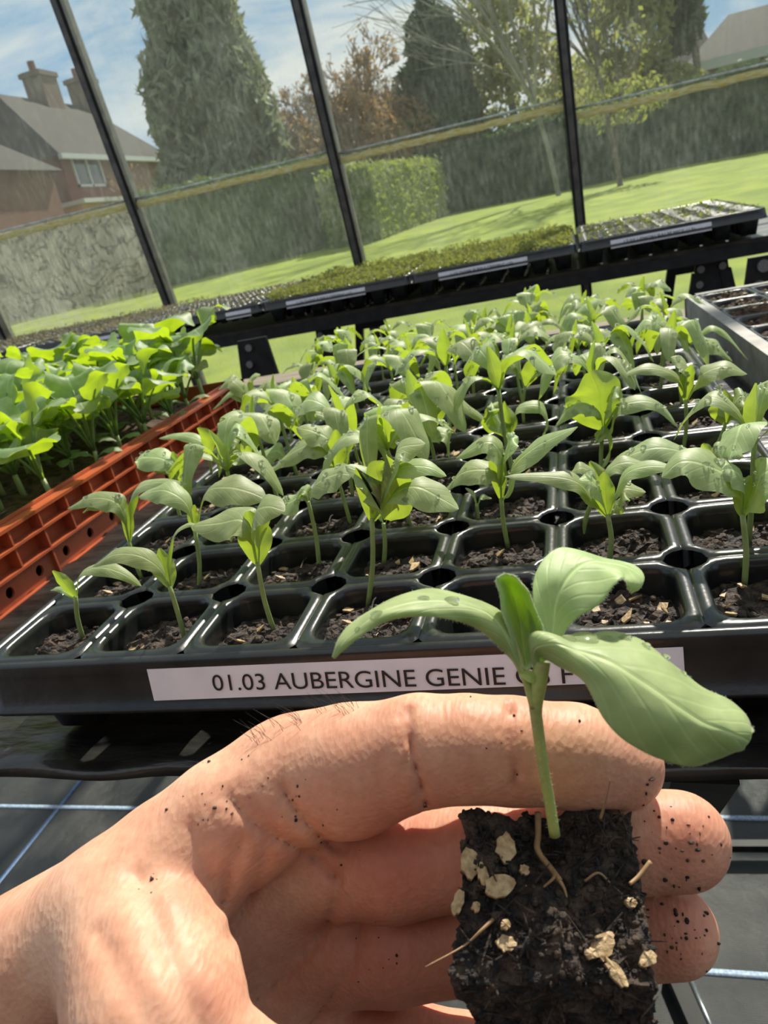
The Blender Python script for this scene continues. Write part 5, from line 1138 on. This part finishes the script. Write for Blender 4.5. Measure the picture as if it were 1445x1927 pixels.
CREASE = [([(768, 1335), (772, 1400), (790, 1470), (800, 1515)], .17, .08), ([(752, 1345), (752, 1395), (768, 1450)], .08, .05), ([(958, 1325), (962, 1400), (970, 1480)], .14, .05),
 ([(352, 1545), (372, 1600), (405, 1680)], .06, .09), ([(430, 1500), (470, 1545), (530, 1580), (600, 1620), (632, 1650)], .13, .12), ([(448, 1480), (490, 1530), (520, 1560)], .09, .06), ([(530, 1480), (560, 1530), (620, 1590), (650, 1602)], .14, .09),
 ([(260, 1650), (300, 1750), (340, 1850), (375, 1927), (400, 1990)], .10, .26), ([(185, 1750), (240, 1850), (290, 1927)], .07, .22), ([(455, 1580), (430, 1640), (415, 1700)], .12, .14), ([(672, 1742), (668, 1790), (640, 1850), (580, 1927)], .12, .14), ([(632, 1640), (632, 1690), (600, 1760), (540, 1830), (480, 1880)], .14, .14), ([(505, 1590), (460, 1700), (430, 1760)], .09, .18)]
def hand_sdf(P):
    d = chain(P, ARM, 1.2)
    for c_ in PALM: d = smin(d, chain(P, c_, .6), .75)
    d = smin(d, sdf_capsule(P, pc(585, 1575, 18.5), pc(500, 1690, 18.9), .72, .8), .45)      # pad below the index finger
    d = smin(d, sdf_capsule(P, pc(640, 1700, 19.8), pc(560, 1850, 19.7), .8, .9), .45)       # pad below the middle finger
    fs = None
    for k_ in ('index', 'middle', 'ring', 'little'):
        f = chain(P, FING[k_], .25); fs = f if fs is None else smin(fs, f, .05)
    d = smin(d, fs, .30)
    th = chain(P, THUMB, .55)
    th2 = smin(sdf_capsule(P, pc(225, 1725, 16.3), pc(420, 1540, 17.2), 1.45, 1.25), sdf_capsule(P, pc(420, 1540, 17.2), pc(560, 1455, 17.8), 1.25, 1.3), .4)
    d = smin(d, th2, .55)
    d = smin(d, th, .38)
    # creases run over the near side of the hand
    z_ = np.maximum(P[..., 2], 1); u_ = P[..., 0]/z_*F+722.5; v_ = P[..., 1]/z_*F+963.5; near = np.exp(-np.clip(P[..., 2]-17.2, 0, 9)*.0)
    band = np.abs(d) < .5; ub, vb, zb = u_[band], v_[band], z_[band]; add = np.zeros(ub.shape)
    for pts, dep, wd in CREASE:
        S_ = cr_spline([(a, b_, 0) for a, b_ in pts], 14)[:, :2]; best = np.full(ub.shape, 1e9)
        for a, b_ in zip(S_, S_[1:]):
            ab = b_-a; t_ = np.clip(((ub-a[0])*ab[0]+(vb-a[1])*ab[1])/(ab@ab+1e-9), 0, 1); best = np.minimum(best, np.hypot(ub-a[0]-t_*ab[0], vb-a[1]-t_*ab[1]))
        w_ = wd*F/zb; add += dep*(1.1*np.exp(-(best/w_)**2)+.55*np.exp(-(best/(.28*w_))**2))
    d = d.copy(); d[band] += add
    return d
def surface_nets(fn, lo, hi, h):
    ax = [np.arange(lo[i], hi[i]+h, h) for i in range(3)]; n = [len(a) for a in ax]; Fv = np.empty(n, np.float32)
    for s0 in range(0, n[0], 24):
        G = np.stack(np.meshgrid(ax[0][s0:s0+24], ax[1], ax[2], indexing='ij'), -1); Fv[s0:s0+24] = fn(G)
    ins = Fv < 0; acc = np.zeros((n[0]-1, n[1]-1, n[2]-1, 3), np.float32); cnt = np.zeros(acc.shape[:3], np.float32); crossing = []
    for axis in range(3):
        sl0 = [slice(None)]*3; sl1 = [slice(None)]*3; sl0[axis] = slice(0, -1); sl1[axis] = slice(1, None)
        a, b_ = Fv[tuple(sl0)], Fv[tuple(sl1)]; cx = (a < 0) != (b_ < 0); I = np.argwhere(cx); t_ = a[cx]/(a[cx]-b_[cx]); pos = I.astype(np.float32); pos[:, axis] += t_
        crossing.append((I, a[cx] < 0)); o = [k for k in range(3) if k != axis]
        for da in (0, -1):
            for db in (0, -1):
                J = I.copy(); J[:, o[0]] += da; J[:, o[1]] += db; ok = ((J >= 0) & (J < np.array(acc.shape[:3]))).all(1); J = J[ok]
                np.add.at(acc, (J[:, 0], J[:, 1], J[:, 2]), pos[ok]); np.add.at(cnt, (J[:, 0], J[:, 1], J[:, 2]), 1)
    m_ = cnt > 0; idx = -np.ones(cnt.shape, np.int64); idx[m_] = np.arange(m_.sum()); V = acc[m_]/cnt[m_][:, None]*h+np.array(lo)
    Fs = []
    for axis, (I, neg) in enumerate(crossing):
        o = [(axis+1) % 3, (axis+2) % 3]; Q = []
        for da, db in ((-1, -1), (0, -1), (0, 0), (-1, 0)):
            J = I.copy(); J[:, o[0]] += da; J[:, o[1]] += db; Q.append(J)
        ok = np.ones(len(I), bool)
        for J in Q: ok &= ((J >= 0) & (J < np.array(cnt.shape))).all(1)
        T = np.stack([idx[J[ok][:, 0], J[ok][:, 1], J[ok][:, 2]] for J in Q], 1); ng = neg[ok]; T[~ng] = T[~ng][:, ::-1]; Fs.append(T)
    Fs = np.concatenate(Fs); Fs = Fs[(Fs >= 0).all(1)]; return V, Fs
V, Fs = surface_nets(hand_sdf, (-24.5, 3.2, 11.0), (9.0, 21.5, 23.0), .11)
# smooth the lattice
E0 = np.concatenate([Fs[:, [0, 1]], Fs[:, [1, 2]], Fs[:, [2, 3]], Fs[:, [3, 0]]])
for it in range(3):
    S_ = np.zeros_like(V); c_ = np.zeros(len(V)); np.add.at(S_, E0[:, 0], V[E0[:, 1]]); np.add.at(S_, E0[:, 1], V[E0[:, 0]]); np.add.at(c_, E0[:, 0], 1); np.add.at(c_, E0[:, 1], 1); V = V*.4+.6*S_/c_[:, None]
# keep the thumb clear of the plug, flush attribute near creases and fingertips
uvp = np.stack([V[:, 0]/V[:, 2]*F+722.5, V[:, 1]/V[:, 2]*F+963.5], 1); flush = np.zeros(len(V))
for pts, dep, wd in CREASE:
    S_ = cr_spline([(a, b_, 0) for a, b_ in pts], 14)[:, :2]; dd = np.min(np.linalg.norm(uvp[:, None]-S_[None], axis=2), axis=1); flush = np.maximum(flush, min(.5, 3.2*dep)*np.exp(-(dd/10)**2))
for (cx, cy, r, s_) in ((1275, 1590, 95, .7), (1265, 1750, 90, .75), (1180, 1450, 110, .4), (760, 1640, 150, .9), (740, 1800, 170, .85), (340, 1690, 60, .35), (400, 1900, 80, .5), (500, 1600, 80, .3), (650, 1420, 100, .2), (870, 1400, 60, .25)):
    flush = np.maximum(flush, s_*np.exp(-(np.hypot(uvp[:, 0]-cx, uvp[:, 1]-cy)/r)**2))
hloc = cs2w(pc(560, 1640, 18.5)); VW = CP+(V*.01)@RC-hloc
me = bpy.data.meshes.new('hand'); me.vertices.add(len(VW)); me.vertices.foreach_set('co', VW.ravel()); Fs = Fs.astype(np.int32)
me.loops.add(len(Fs)*4); me.loops.foreach_set('vertex_index', Fs.ravel()); me.polygons.add(len(Fs)); me.polygons.foreach_set('loop_start', np.arange(0, len(Fs)*4, 4, dtype=np.int32))
me.polygons.foreach_set('use_smooth', np.ones(len(Fs), bool)); me.update(calc_edges=True); me.validate()
at2 = me.attributes.new('flush', 'FLOAT', 'POINT'); at2.data.foreach_set('value', flush.astype(np.float32)); me.materials.append(SKIN)
hand = bpy.data.objects.new('hand', me); COL.objects.link(hand); hand.location = hloc
tag(hand, 'person\'s bare left hand and wrist cupped around the soil plug of a seedling', 'hand')
# nearest hand surface lookup for hairs and crumbs
def on_hand(px, py):
    dd = np.hypot(uvp[:, 0]-px, uvp[:, 1]-py); c_ = np.where(dd < 6)[0]
    if len(c_) == 0: return None
    return VW[c_[np.argmin(V[c_, 2])]]
q = np.random.RandomState(12); m_ = MB()
outl = [(480, 1392), (500, 1382), (530, 1368), (560, 1355), (600, 1342), (640, 1332), (660, 1327)]
for _ in range(46):
    o_ = outl[q.randint(0, len(outl))]; c0 = np.array(o_)+q.normal(size=2)*6; p_ = None
    for st_ in range(0, 40, 3):
        p_ = on_hand(c0[0]+st_*.4, c0[1]+st_)
        if p_ is not None: break
    if p_ is None: continue
    up = -RC[1]*q.uniform(.5, 1)-RC[0]*q.uniform(.3, .9)+RC[2]*q.normal()*.2; up /= np.linalg.norm(up); l = q.uniform(.0025, .006); m_.tube([p_, p_+up*l*.5, p_+up*l-RC[0]*l*.35], [.00006, .00005, .00002], 4, cap=False)
HAIR = pmat('dark_body_hair', (.03, .02, .012), rough=.5)
if m_.v: tag(m_.build('hand_hairs', HAIR, hand), kind='stuff')
m_ = MB()
for (cx, cy, sp, n_) in ((1280, 1590, 48, 34), (1275, 1760, 42, 34), (1225, 1500, 20, 6), (400, 1480, 45, 22), (270, 1660, 15, 6), (520, 1500, 30, 10), (1000, 1340, 90, 14), (700, 1800, 40, 10), (640, 1600, 30, 8)):
    for _ in range(n_):
        p_ = on_hand(cx+q.normal()*sp, cy+q.normal()*sp)
        if p_ is None: continue
        s_ = q.uniform(.00008, .00032)*(1.5 if cx > 1200 else 1); m_.ball(p_, s_*q.uniform(.3, 1.9, 3), 6, 4)
tag(m_.build('soil_specks', SOIL, hand), kind='stuff')
